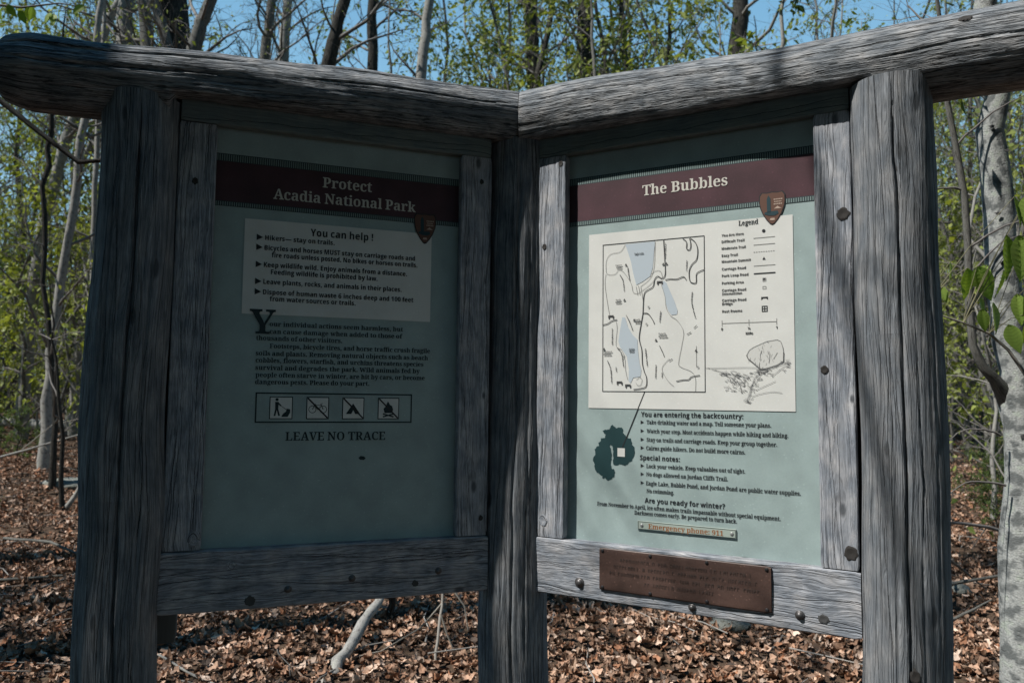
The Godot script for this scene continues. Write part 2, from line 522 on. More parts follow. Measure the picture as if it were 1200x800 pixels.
func left_print(p: Node) -> void:
	sign_head(p, -1.16, -0.20)
	put("notice_sheet", rect(-1.022, 0.285, -0.3415, 0.6248), M.cream, p, Vector3(0, 0, 0.002))
	letter(p, "Protect", "s", -0.7568, 0.7648, 0.1812, 0.0381, M.head_ink, 0.002)
	letter(p, "Acadia National Park", "s", -0.9288, 0.7045, 0.522, 0.038, M.head_ink, 0.002)
	letter(p, "You can help !", "n", -0.7953, 0.5795, 0.2289, 0.0271, M.ink, 0.003)
	for t in [["Hikers— stay on trails.", -0.952, 0.5525, 0.2441], ["Bicycles and horses MUST stay on carriage roads and", -0.953, 0.5163, 0.5479],
		["fire roads unless posted. No bikes or horses on trails.", -0.9277, 0.4913, 0.5324], ["Keep wildlife wild. Enjoy animals from a distance.", -0.9532, 0.455, 0.5187],
		["Feeding wildlife is prohibited by law.", -0.9285, 0.4299, 0.382], ["Leave plants, rocks, and animals in their places.", -0.9529, 0.3939, 0.4985],
		["Dispose of human waste 6 inches deep and 100 feet", -0.9531, 0.3568, 0.5447], ["from water sources or trails.", -0.9295, 0.3332, 0.3044]]:
		letter(p, t[0], "n", t[1], t[2], t[3], 0.0175, M.ink, 0.003)
	for y in [0.561, 0.525, 0.4635, 0.4025, 0.3655]:
		var mb := MB.new()
		arrow_bullet(mb, -0.981, y, 0.022, 0.023)
		put("bullet", mb.commit(), M.ink, p, Vector3(0, 0, 0.0032))
	letter(p, "Y", "s", -0.9951, 0.2159, 0.0882, 0.0869, M.dark_green, 0.0034)
	for t in [["our individual actions seem harmless, but", -0.9262, 0.2438, 0.481], ["can cause damage when added to those of", -0.9253, 0.2174, 0.4787],
		["thousands of other visitors.", -0.9706, 0.1927, 0.2998], ["Footsteps, bicycle tires, and horse traffic crush fragile", -0.9236, 0.1656, 0.5842],
		["soils and plants. Removing natural objects such as beach", -0.9699, 0.1388, 0.6235], ["cobbles, flowers, starfish, and urchins threatens species", -0.9691, 0.114, 0.6056],
		["survival and degrades the park. Wild animals fed by", -0.9691, 0.0879, 0.5916], ["people often starve in winter, are hit by cars, or become", -0.9682, 0.0623, 0.6101],
		["dangerous pests. Please do your part.", -0.9682, 0.0375, 0.4012]]:
		letter(p, t[0], "s", t[1], t[2], t[3], 0.0165, M.dark_green, 0.0012)
	letter(p, "LEAVE NO TRACE", "s", -0.8599, -0.1613, 0.3564, 0.0305, M.dark_green, 0.0012)
	var fr := MB.new()
	frame_line(fr, -0.9655, -0.0985, -0.405, 0.0085, 0.0048)
	put("pictogram_frame", fr.commit(), M.dark_green, p, Vector3(0, 0, 0.0012))
	var xs := [-0.9146, -0.7876, -0.6604, -0.5303]
	for k in 4:
		var x: float = xs[k]
		var y := -0.0822
		var a := 0.0735
		put("pictogram_border", rect(x - 0.003, y - 0.003, x + a + 0.003, y + a + 0.003), M.dark_green, p, Vector3(0, 0, 0.0014))
		put("pictogram", rect(x, y, x + a, y + a), M.cream, p, Vector3(0, 0, 0.0024))
		var g := MB.new()
		if k == 0:   # walker with a dog on a lead
			add_poly(g, disc(x + 0.022, y + 0.066, 0.0055))
			add_poly(g, [V(x + 0.016, y + 0.058), V(x + 0.028, y + 0.058), V(x + 0.027, y + 0.033), V(x + 0.017, y + 0.033)])
			add_poly(g, [V(x + 0.017, y + 0.033), V(x + 0.023, y + 0.033), V(x + 0.018, y + 0.008), V(x + 0.012, y + 0.008)])
			add_poly(g, [V(x + 0.021, y + 0.033), V(x + 0.027, y + 0.033), V(x + 0.034, y + 0.009), V(x + 0.028, y + 0.008)])
			add_line(g, [V(x + 0.026, y + 0.054), V(x + 0.036, y + 0.044)], 0.005)
			add_line(g, [V(x + 0.036, y + 0.044), V(x + 0.056, y + 0.030)], 0.0018)
			add_poly(g, [V(x + 0.038, y + 0.005), V(x + 0.060, y + 0.005), V(x + 0.068, y + 0.020), V(x + 0.068, y + 0.032), V(x + 0.056, y + 0.034), V(x + 0.054, y + 0.024), V(x + 0.044, y + 0.016)])
		elif k == 1:  # bicycle
			for cx in [0.018, 0.056]:
				var ring := disc(x + cx, y + 0.032, 0.0125)
				ring.append(ring[0])
				add_line(g, ring, 0.002)
			add_line(g, [V(x + 0.018, y + 0.032), V(x + 0.026, y + 0.047), V(x + 0.048, y + 0.047), V(x + 0.036, y + 0.031), V(x + 0.026, y + 0.047)], 0.0025)
			add_line(g, [V(x + 0.056, y + 0.032), V(x + 0.047, y + 0.052), V(x + 0.053, y + 0.053)], 0.0025)
			add_line(g, [V(x + 0.020, y + 0.050), V(x + 0.030, y + 0.050)], 0.0032)
		elif k == 2:  # tent
			add_poly(g, [V(x + 0.010, y + 0.016), V(x + 0.036, y + 0.054), V(x + 0.062, y + 0.016), V(x + 0.044, y + 0.016), V(x + 0.037, y + 0.030), V(x + 0.030, y + 0.016)])
		else:         # camp fire
			add_poly(g, [V(x + 0.022, y + 0.020), V(x + 0.018, y + 0.036), V(x + 0.026, y + 0.044), V(x + 0.034, y + 0.064), V(x + 0.042, y + 0.050), V(x + 0.050, y + 0.046), V(x + 0.054, y + 0.032), V(x + 0.050, y + 0.020)])
			add_line(g, [V(x + 0.016, y + 0.006), V(x + 0.056, y + 0.017)], 0.005)
			add_line(g, [V(x + 0.016, y + 0.017), V(x + 0.056, y + 0.006)], 0.005, 0.0002)
		put("pictogram_figure", g.commit(), M.dark_green, p, Vector3(0, 0, 0.0032))
		if k > 0:
			var sl := MB.new()
			add_line(sl, [V(x + 0.001, y + a - 0.001), V(x + a - 0.001, y + 0.001)], 0.0052)
			put("pictogram_slash", sl.commit(), M.slash, p, Vector3(0, 0, 0.0042))
	emblem(p, -0.3685, 0.702, 0.088, 0.118)
	put("stain", flat_poly([V(-0.600, -0.226), V(-0.592, -0.219), V(-0.580, -0.221), V(-0.573, -0.228), V(-0.580, -0.234), V(-0.594, -0.233)]), M.dark_green, p, Vector3(0, 0, 0.0012))

func disc(cx: float, cy: float, r: float, n := 18) -> Array:
	var o := []
	for k in n: o.append(V(cx + r * cos(TAU * k / n), cy + r * sin(TAU * k / n)))
	return o


func plate_mesh(length: float, w: float, t: float) -> ArrayMesh:
	# thin sheet with a small bevel, along local y
	var mb := MB.new()
	var b := 0.0008
	var o := [Vector3(-w / 2, 0, -t / 2), Vector3(-w / 2, length, -t / 2), Vector3(w / 2, length, -t / 2), Vector3(w / 2, 0, -t / 2)]
	var i := [Vector3(-w / 2 + b, b, t / 2), Vector3(-w / 2 + b, length - b, t / 2), Vector3(w / 2 - b, length - b, t / 2), Vector3(w / 2 - b, b, t / 2)]
	mb.flat(i[0], i[1], i[2]); mb.flat(i[0], i[2], i[3])
	for k in 4:
		var n := (k + 1) % 4
		mb.flat(o[k], o[n], i[n]); mb.flat(o[k], i[n], i[k])
	return mb.commit()

func right_print(p: Node) -> void:
	sign_head(p, 0.17, 1.135)
	letter(p, "The Bubbles", "s", 0.4984, 0.7504, 0.3122, 0.0385, M.head_ink, 0.002)
	put("map_sheet", rect(0.285, -0.035, 1.026, 0.6235), M.cream, p, Vector3(0, 0, 0.002))
	emblem(p, 0.9605, 0.709, 0.088, 0.1155)
	for l in LAKES:
		put("map_lake", flat_poly(l), M.lake, p, Vector3(0, 0, 0.003))
	var fr := MB.new()
	frame_line(fr, 0.3415, 0.0263, 0.7285, 0.5803, 0.0026)
	put("map_frame", fr.commit(), M.ink, p, Vector3(0, 0, 0.003))
	var a := MB.new()
	for l in ROADS: add_line(a, smooth(l), 0.0030)
	put("map_roads", a.commit(), M.road, p, Vector3(0, 0, 0.004)).set_meta("kind", "stuff")
	a = MB.new()
	for l in TRAILS: add_line(a, smooth(l), 0.0014)
	put("map_trails", a.commit(), M.trail, p, Vector3(0, 0, 0.0035)).set_meta("kind", "stuff")
	a = MB.new()
	var r := RandomNumberGenerator.new(); r.seed = 5
	for l in NAMES:                       # trail names, set along the trails and too small to read
		var s := smooth(l, 8)
		var k := 0
		while k < s.size() - 1:
			add_line(a, [s[k], s[k].lerp(s[k + 1], 0.75)], r.randf_range(0.002, 0.0042))
			k += 1
	for q in SUMMITS: add_poly(a, [V(q.x - 0.005, q.y - 0.004), V(q.x, q.y + 0.006), V(q.x + 0.005, q.y - 0.004)])
	for q in BRIDGES:
		add_rect(a, q.x - 0.011, q.y + 0.001, q.x + 0.011, q.y + 0.006)
		add_rect(a, q.x - 0.011, q.y - 0.006, q.x - 0.006, q.y + 0.001)
		add_rect(a, q.x + 0.006, q.y - 0.006, q.x + 0.011, q.y + 0.001)
	put("map_marks", a.commit(), M.mark, p, Vector3(0, 0, 0.0045)).set_meta("kind", "stuff")
	for t in [["Eagle Lake", 0.468, 0.532, 0.036], ["Conners", 0.394, 0.494, 0.026], ["Nubble", 0.397, 0.485, 0.022], ["North", 0.395, 0.364, 0.020], ["Bubble", 0.394, 0.355, 0.023],
		["South", 0.470, 0.287, 0.020], ["Bubble", 0.470, 0.278, 0.024], ["Pemetic", 0.560, 0.233, 0.028], ["Mountain", 0.560, 0.223, 0.033], ["Penobscot", 0.347, 0.172, 0.034],
		["Mountain", 0.347, 0.162, 0.031], ["Jordan", 0.447, 0.180, 0.022], ["Pond", 0.449, 0.171, 0.018], ["P", 0.519, 0.332, 0.007], ["P", 0.511, 0.270, 0.007], ["N", 0.699, 0.112, 0.007]]:
		letter(p, t[0], "s", t[1], t[2], t[3], 0.0062, M.ink, 0.005)
	letter(p, "Legend", "s", 0.8474, 0.6034, 0.0661, 0.0165, M.ink, 0.003)
	for t in [["You Are Here", 0.5735, 0.076], ["Difficult Trail", 0.5512, 0.078], ["Moderate Trail", 0.5273, 0.082], ["Easy Trail", 0.5023, 0.055], ["Mountain Summit", 0.4812, 0.099],
		["Carriage Road", 0.4548, 0.082], ["Park Loop Road", 0.4313, 0.090], ["Parking Area", 0.4056, 0.074], ["Carriage Road", 0.3801, 0.082], ["Intersection", 0.3678, 0.068],
		["Carriage Road", 0.3451, 0.082], ["Bridge", 0.3329, 0.036], ["Rest Rooms", 0.3069, 0.068]]:
		letter(p, t[0], "n", 0.7885, t[1] - 0.004, t[2], 0.0088, M.mark, 0.003)
	a = MB.new()
	var c := 0.9314
	add_poly(a, disc(c, 0.577, 0.0058, 12))
	add_poly(a, [V(c - 0.0055, 0.478), V(c, 0.488), V(c + 0.0055, 0.478)])
	add_rect(a, 0.897, 0.4295, 0.968, 0.4335)
	add_rect(a, c - 0.011, 0.346, c + 0.011, 0.3505)
	add_poly(a, [V(c - 0.011, 0.340), V(c - 0.011, 0.346), V(c - 0.005, 0.346)])
	add_poly(a, [V(c + 0.011, 0.340), V(c + 0.005, 0.346), V(c + 0.011, 0.346)])
	frame_line(a, c - 0.0095, 0.300, c + 0.0095, 0.320, 0.0028)
	add_rect(a, c - 0.0012, 0.3028, c + 0.0012, 0.3172)
	add_rect(a, c - 0.0067, 0.3088, c - 0.0012, 0.3112)
	add_rect(a, c + 0.0012, 0.3088, c + 0.0067, 0.3112)
	put("legend_symbols", a.commit(), M.ink, p, Vector3(0, 0, 0.003)).set_meta("kind", "stuff")
	a = MB.new()
	for y in [0.5535, 0.530, 0.505, 0.4575]:
		if y == 0.505:
			for k in 9: add_rect(a, 0.897 + k * 0.008, y, 0.902 + k * 0.008, y + 0.0018)
		else: add_rect(a, 0.897, y, 0.968, y + 0.0018)
	frame_line(a, c - 0.006, 0.4035, c + 0.006, 0.4155, 0.0015)
	frame_line(a, c - 0.006, 0.377, c + 0.006, 0.387, 0.0015)
	add_rect(a, 0.7867, 0.2645, 0.9708, 0.2662)
	for x in [0.7867, 0.878, 0.969]: add_rect(a, x, 0.2545, x + 0.0018, 0.2645); add_rect(a, x, 0.2662, x + 0.0018, 0.276)
	put("legend_lines", a.commit(), M.trail, p, Vector3(0, 0, 0.003)).set_meta("kind", "stuff")
	for t in [["P", c - 0.003, 0.406, 0.006], ["0", 0.7845, 0.2415, 0.006], ["½", 0.8745, 0.2415, 0.009], ["1", 0.967, 0.2415, 0.005], ["Mile", 0.868, 0.2245, 0.024]]:
		letter(p, t[0], "n", t[1], t[2], t[3], 0.0085, M.ink, 0.0032)
	put("boulder_drawing", flat_poly(BOULDER), M.sketch_pale, p, Vector3(0, 0, 0.003))
	a = MB.new()
	var bo := BOULDER.duplicate(); bo.append(BOULDER[0])
	add_line(a, bo, 0.0014)
	for k in range(8, BOULDER.size()): add_line(a, [BOULDER[k], BOULDER[(k + 1) % BOULDER.size()]], 0.0028)
	for l in STROKES: add_line(a, smooth(l), 0.0013)
	for k in 46:                           # soft shading strokes on the boulder
		var q := V(r.randf_range(0.835, 0.955), r.randf_range(0.105, 0.205))
		if Geometry2D.is_point_in_polygon(q, PackedVector2Array(BOULDER)): add_line(a, [q, q + V(r.randf_range(-0.006, 0.006), -r.randf_range(0.006, 0.016))], 0.0007)
	for k in 220:                          # loose pencil hatching of the ledge under the boulder
		var l: Array = STROKES[1 + r.randi() % (STROKES.size() - 1)]
		if l in [STROKES[11], STROKES[12], STROKES[18], STROKES[19], STROKES[20], STROKES[21]]: continue
		var q: Vector2 = l[r.randi() % l.size()] + V(r.randf_range(-0.011, 0.011), r.randf_range(-0.007, 0.007))
		var d := V(r.randf_range(0.004, 0.014), r.randf_range(-0.006, 0.005))
		add_line(a, [q, q + d], r.randf_range(0.0008, 0.0018))
	put("boulder_sketch", a.commit(), M.sketch, p, Vector3(0, 0, 0.004)).set_meta("kind", "stuff")
	var isl := []
	for k in ISLAND.size():
		for j in 3: isl.append((ISLAND[k] as Vector2).lerp(ISLAND[(k + 1) % ISLAND.size()], j / 3.0) + V(r.randf_range(-0.0016, 0.0016), r.randf_range(-0.0016, 0.0016)))
	put("island_map", flat_poly(isl), M.island, p, Vector3(0, 0, 0.001))
	put("island_marker", rect(0.4018, -0.2105, 0.4305, -0.1795), M.cream, p, Vector3(0, 0, 0.0022))
	a = MB.new()
	add_line(a, [V(0.5065, 0.026), V(0.4807, -0.035)], 0.0036, 0.0026)
	add_line(a, [V(0.4807, -0.035), V(0.4197, -0.1795)], 0.0036, 0.0016)
	put("pointer_line", a.commit(), M.ink, p)
	for t in [["You are entering the backcountry:", "n", 0.4922, -0.0628, 0.3638, 0.0175], ["Take drinking water and a map. Tell someone your plans.", "s", 0.5131, -0.089, 0.4339, 0.0140],
		["Watch your step. Most accidents happen while hiking and biking.", "s", 0.5131, -0.1208, 0.4878, 0.0140], ["Stay on trails and carriage roads. Keep your group together.", "s", 0.5131, -0.1517, 0.4523, 0.0140],
		["Cairns guide hikers. Do not build more cairns.", "s", 0.5117, -0.1816, 0.3492, 0.0140], ["Special notes:", "n", 0.4879, -0.2184, 0.1475, 0.0175],
		["Lock your vehicle. Keep valuables out of sight.", "s", 0.5117, -0.2459, 0.3486, 0.0140], ["No dogs allowed on Jordan Cliffs Trail.", "s", 0.5116, -0.2752, 0.2899, 0.0140],
		["Eagle Lake, Bubble Pond, and Jordan Pond are public water supplies.", "s", 0.5103, -0.3071, 0.5272, 0.0140], ["No swimming.", "s", 0.5128, -0.3341, 0.1005, 0.0140],
		["Are you ready for winter?", "n", 0.5058, -0.3699, 0.2863, 0.0175], ["From November to April, ice often makes trails impassable without special equipment.", "s", 0.3214, -0.3938, 0.6515, 0.0140],
		["Darkness comes early. Be prepared to turn back.", "s", 0.4667, -0.4146, 0.3649, 0.0140]]:
		letter(p, t[0], t[1], t[2], t[3], t[4], t[5], M.ink, 0.001)
	for y in [-0.083, -0.114, -0.145, -0.175, -0.239, -0.269, -0.300]:
		a = MB.new()
		arrow_bullet(a, 0.4905, y, 0.0125, 0.0135)
		put("bullet", a.commit(), M.ink, p, Vector3(0, 0, 0.001))
	# screwed-on plate with the emergency number
	var pl := MeshInstance3D.new()
	pl.name = "phone_plate"; pl.mesh = plate_mesh(0.350, 0.031, 0.004); pl.material_override = M.plate
	p.add_child(pl); pl.rotation.z = -PI / 2; pl.position = Vector3(0.480, -0.4505, 0.0032)
	letter(p, "Emergency phone: 911", "s", 0.5206, -0.4600, 0.2658, 0.0170, M.orange, 0.0054)
	a = MB.new()
	frame_line(a, 0.482, -0.4645, 0.828, -0.4365, 0.0016)
	put("plate_border", a.commit(), M.dark_green, p, Vector3(0, 0, 0.0056))
	for x in [0.496, 0.815]: put("screw", lathe([V(0.006, -0.001), V(0.006, 0.0015), V(0.004, 0.0026), V(0, 0.003)], 12), M.screw, p, Vector3(x, -0.4505, 0.0052))

var LAKES := [
		[V(0.432, 0.574), V(0.547, 0.575), V(0.543, 0.537), V(0.538, 0.479), V(0.528, 0.448), V(0.500, 0.430), V(0.475, 0.419), V(0.468, 0.444), V(0.461, 0.472), V(0.455, 0.505), V(0.446, 0.533)],
		[V(0.578, 0.429), V(0.589, 0.420), V(0.604, 0.385), V(0.618, 0.353), V(0.630, 0.318), V(0.628, 0.304), V(0.608, 0.302), V(0.596, 0.317), V(0.588, 0.343), V(0.583, 0.370), V(0.573, 0.408)],
		[V(0.420, 0.302), V(0.431, 0.301), V(0.442, 0.267), V(0.461, 0.235), V(0.479, 0.218), V(0.481, 0.179), V(0.487, 0.132), V(0.494, 0.105), V(0.491, 0.082), V(0.463, 0.078), V(0.453, 0.058), V(0.445, 0.066), V(0.446, 0.109), V(0.438, 0.157), V(0.411, 0.193), V(0.405, 0.213), V(0.411, 0.252)]]
var ROADS := [
		[V(0.579, 0.580), V(0.583, 0.510), V(0.585, 0.452), V(0.573, 0.437), V(0.557, 0.446), V(0.545, 0.435), V(0.538, 0.408), V(0.508, 0.390), V(0.502, 0.351), V(0.500, 0.312), V(0.493, 0.273), V(0.486, 0.222), V(0.496, 0.179), V(0.498, 0.132), V(0.505, 0.101), V(0.514, 0.078), V(0.512, 0.047), V(0.491, 0.039), V(0.464, 0.035)],
		[V(0.500, 0.313), V(0.520, 0.311), V(0.538, 0.287), V(0.544, 0.273)],
		[V(0.341, 0.276), V(0.362, 0.280), V(0.379, 0.290), V(0.400, 0.294)],
		[V(0.624, 0.065), V(0.650, 0.070), V(0.669, 0.071), V(0.680, 0.081), V(0.709, 0.086)],
		[V(0.650, 0.576), V(0.664, 0.562), V(0.664, 0.539), V(0.671, 0.533), V(0.678, 0.538), V(0.679, 0.557), V(0.675, 0.574)],
		[V(0.677, 0.575), V(0.695, 0.559), V(0.704, 0.532), V(0.700, 0.497), V(0.683, 0.480), V(0.673, 0.457), V(0.675, 0.423), V(0.686, 0.413), V(0.698, 0.415), V(0.699, 0.444), V(0.713, 0.454), V(0.728, 0.458)],
		[V(0.585, 0.431), V(0.604, 0.433), V(0.628, 0.431), V(0.652, 0.438), V(0.662, 0.426)]]
var TRAILS := [
		[V(0.432, 0.574), V(0.412, 0.548), V(0.374, 0.542), V(0.357, 0.520), V(0.355, 0.488), V(0.361, 0.467), V(0.391, 0.465), V(0.408, 0.480), V(0.429, 0.466), V(0.455, 0.425), V(0.463, 0.393), V(0.479, 0.386)],
		[V(0.547, 0.575), V(0.546, 0.529), V(0.543, 0.478), V(0.528, 0.440), V(0.492, 0.413)],
		[V(0.355, 0.468), V(0.351, 0.431), V(0.360, 0.366), V(0.370, 0.313), V(0.377, 0.305)],
		[V(0.569, 0.418), V(0.584, 0.370), V(0.588, 0.331), V(0.604, 0.300), V(0.627, 0.283), V(0.651, 0.244), V(0.646, 0.199), V(0.633, 0.131), V(0.642, 0.115), V(0.677, 0.100), V(0.693, 0.077), V(0.693, 0.029)],
		[V(0.396, 0.288), V(0.400, 0.260), V(0.396, 0.197), V(0.417, 0.181), V(0.430, 0.149), V(0.434, 0.102), V(0.442, 0.070)],
		[V(0.528, 0.448), V(0.541, 0.463), V(0.557, 0.467), V(0.569, 0.461), V(0.575, 0.439)],
		[V(0.479, 0.386), V(0.520, 0.411), V(0.543, 0.431)],
		[V(0.600, 0.146), V(0.584, 0.131), V(0.572, 0.108), V(0.591, 0.070), V(0.615, 0.047)],
		[V(0.697, 0.190), V(0.697, 0.115)],
		[V(0.492, 0.413), V(0.497, 0.383), V(0.501, 0.355)],
		[V(0.474, 0.414), V(0.481, 0.380)],
		[V(0.483, 0.417), V(0.490, 0.381)],
		[V(0.475, 0.070), V(0.487, 0.079), V(0.497, 0.070), V(0.491, 0.051), V(0.479, 0.051), V(0.473, 0.061)]]
var NAMES := [
		[V(0.442, 0.488), V(0.445, 0.465), V(0.450, 0.437)],
		[V(0.411, 0.461), V(0.423, 0.439), V(0.428, 0.399)],
		[V(0.436, 0.309), V(0.450, 0.282), V(0.461, 0.252)],
		[V(0.400, 0.189), V(0.417, 0.169), V(0.426, 0.117)],
		[V(0.362, 0.142), V(0.375, 0.110), V(0.379, 0.058)],
		[V(0.381, 0.261), V(0.381, 0.201)],
		[V(0.568, 0.318), V(0.564, 0.278)],
		[V(0.684, 0.382), V(0.682, 0.342), V(0.695, 0.287)],
		[V(0.563, 0.193), V(0.576, 0.166), V(0.580, 0.154)],
		[V(0.550, 0.124), V(0.548, 0.076)],
		[V(0.573, 0.097), V(0.572, 0.078)],
		[V(0.664, 0.231), V(0.679, 0.239)],
		[V(0.689, 0.253), V(0.700, 0.262)],
		[V(0.597, 0.137), V(0.611, 0.146)],
		[V(0.665, 0.496), V(0.663, 0.458)],
		[V(0.510, 0.183), V(0.517, 0.120)],
		[V(0.587, 0.565), V(0.585, 0.510)],
		[V(0.430, 0.161), V(0.423, 0.149)],
		[V(0.396, 0.118), V(0.398, 0.100)]]
var STROKES := [
		[V(0.730, 0.111), V(0.789, 0.111), V(0.854, 0.112), V(0.904, 0.111)],
		[V(0.920, 0.104), V(0.898, 0.075), V(0.882, 0.039), V(0.869, -0.005)],
		[V(0.991, 0.126), V(1.007, 0.129), V(0.955, 0.110), V(0.920, 0.091), V(0.904, 0.072)],
		[V(0.749, 0.107), V(0.782, 0.098), V(0.815, 0.089), V(0.847, 0.087)],
		[V(0.789, 0.092), V(0.808, 0.080), V(0.828, 0.074)],
		[V(0.801, 0.068), V(0.818, 0.065), V(0.831, 0.055)],
		[V(0.801, 0.039), V(0.811, 0.043), V(0.818, 0.039)],
		[V(0.847, 0.055), V(0.850, 0.039), V(0.853, 0.029)],
		[V(0.863, 0.068), V(0.861, 0.049)],
		[V(0.879, 0.046), V(0.888, 0.052), V(0.898, 0.059), V(0.912, 0.078)],
		[V(0.872, -0.000), V(0.880, 0.016), V(0.885, 0.036)],
		[V(0.885, 0.013), V(0.916, 0.023), V(0.954, 0.030), V(0.984, 0.026)],
		[V(0.901, 0.036), V(0.929, 0.049), V(0.964, 0.065)],
		[V(0.951, 0.081), V(0.979, 0.103), V(0.998, 0.119)],
		[V(0.914, 0.094), V(0.927, 0.097), V(0.939, 0.104)],
		[V(0.815, 0.098), V(0.834, 0.081), V(0.853, 0.068)],
		[V(0.892, 0.075), V(0.905, 0.086), V(0.920, 0.095)],
		[V(0.834, 0.087), V(0.860, 0.080), V(0.879, 0.076)],
		[V(0.937, 0.199), V(0.943, 0.194)],
		[V(0.921, 0.169), V(0.915, 0.153), V(0.918, 0.136)],
		[V(0.940, 0.165), V(0.946, 0.149), V(0.943, 0.126)],
		[V(0.971, 0.161), V(0.958, 0.139)],
		[V(0.905, 0.107), V(0.911, 0.101), V(0.917, 0.104)],
		[V(0.882, 0.091), V(0.898, 0.096), V(0.911, 0.099)],
		[V(0.782, 0.095), V(0.802, 0.088)],
		[V(0.824, 0.070), V(0.835, 0.060), V(0.833, 0.054)]]
var SUMMITS := [V(0.435, 0.497), V(0.429, 0.366), V(0.467, 0.290), V(0.550, 0.214), V(0.349, 0.185), V(0.578, 0.489), V(0.590, 0.490), V(0.696, 0.173)]
var BRIDGES := [V(0.565, 0.422), V(0.376, 0.305), V(0.410, 0.059), V(0.443, 0.048)]
var BOULDER := [V(0.870, 0.153), V(0.879, 0.170), V(0.893, 0.180), V(0.918, 0.191), V(0.937, 0.199), V(0.971, 0.204), V(0.982, 0.198), V(0.988, 0.180), V(0.991, 0.161), V(0.990, 0.131), V(0.970, 0.119), V(0.949, 0.112), V(0.920, 0.104), V(0.908, 0.112), V(0.892, 0.127), V(0.875, 0.141)]
var ISLAND := [V(0.374, -0.099), V(0.381, -0.096), V(0.392, -0.102), V(0.396, -0.107), V(0.407, -0.103), V(0.417, -0.104), V(0.424, -0.113), V(0.422, -0.125), V(0.432, -0.131), V(0.438, -0.141), V(0.453, -0.143), V(0.457, -0.155), V(0.458, -0.165), V(0.465, -0.172), V(0.470, -0.191), V(0.467, -0.205), V(0.460, -0.213), V(0.458, -0.224), V(0.446, -0.229), V(0.440, -0.237), V(0.430, -0.242), V(0.418, -0.240), V(0.409, -0.237), V(0.399, -0.243), V(0.386, -0.241), V(0.383, -0.232), V(0.385, -0.212), V(0.384, -0.193), V(0.382, -0.175), V(0.376, -0.168), V(0.371, -0.172), V(0.374, -0.185), V(0.379, -0.205), V(0.378, -0.224), V(0.375, -0.240), V(0.379, -0.250), V(0.378, -0.255), V(0.389, -0.259), V(0.392, -0.270), V(0.388, -0.284), V(0.378, -0.292), V(0.366, -0.300), V(0.357, -0.298), V(0.355, -0.290), V(0.347, -0.295), V(0.341, -0.293), V(0.342, -0.285), V(0.332, -0.280), V(0.325, -0.274), V(0.319, -0.274), V(0.313, -0.263), V(0.310, -0.253), V(0.312, -0.245), V(0.304, -0.232), V(0.304, -0.220), V(0.312, -0.210), V(0.311, -0.188), V(0.320, -0.178), V(0.327, -0.176), V(0.325, -0.164), V(0.335, -0.156), V(0.337, -0.146), V(0.350, -0.146), V(0.355, -0.133), V(0.346, -0.126), V(0.343, -0.118), V(0.352, -0.114), V(0.369, -0.113)]

# bends a straight timber (y along it from the outer end, x up, z front) to a top log: rebated under the front, worn at the end, mitred
func log_shape(p: Vector3, t: float, q: Dictionary) -> Vector3:
	var axis_n := -0.045
	var va := lerpf(q.va0, q.va1, t)
	var s: float = -q.len + p.y
	var v := va + p.x
	var n := p.z
	if n > 0.0 and p.x < 0.0 and s > -1.27:
		var lim: float = (va - q.ledge) / -p.x
		if lim < 1.0:
			n *= lim
			v = va + p.x * lim
	n += axis_n
	if t < 0.05:
		var f := sqrt(clampf(t / 0.05, 0.0, 1.0))
		v = va + (v - va) * lerpf(0.72, 1.0, f)
		n = axis_n + (n - axis_n) * lerpf(0.72, 1.0, f)
	s -= MITRE * n * t * t
	if t > 0.999: s -= 0.0015
	return Vector3(s * -q.sgn, v, n)

func board(called: String, p: Node, x: float, y: float, length: float, w: float, t: float, sd: int, m: Material, flat_lying := false, zf := 0.0) -> MeshInstance3D:
	# front face at z = zf; standing boards grow up from y, lying ones to the right from x
	var o := put(called, sawn_board(length, w, t, sd), m, p)
	o.position = Vector3(x, y, zf - t / 2)
	if flat_lying: o.rotation.z = -PI / 2
	return o

func rail_fit(o: Node3D) -> Node3D:
	# a carrier whose axes are those of the frame again, for bolts and knots on a lying board
	var c := Node3D.new()
	c.name = "fastenings"
	o.add_child(c)
	c.rotation.z = PI / 2
	return c

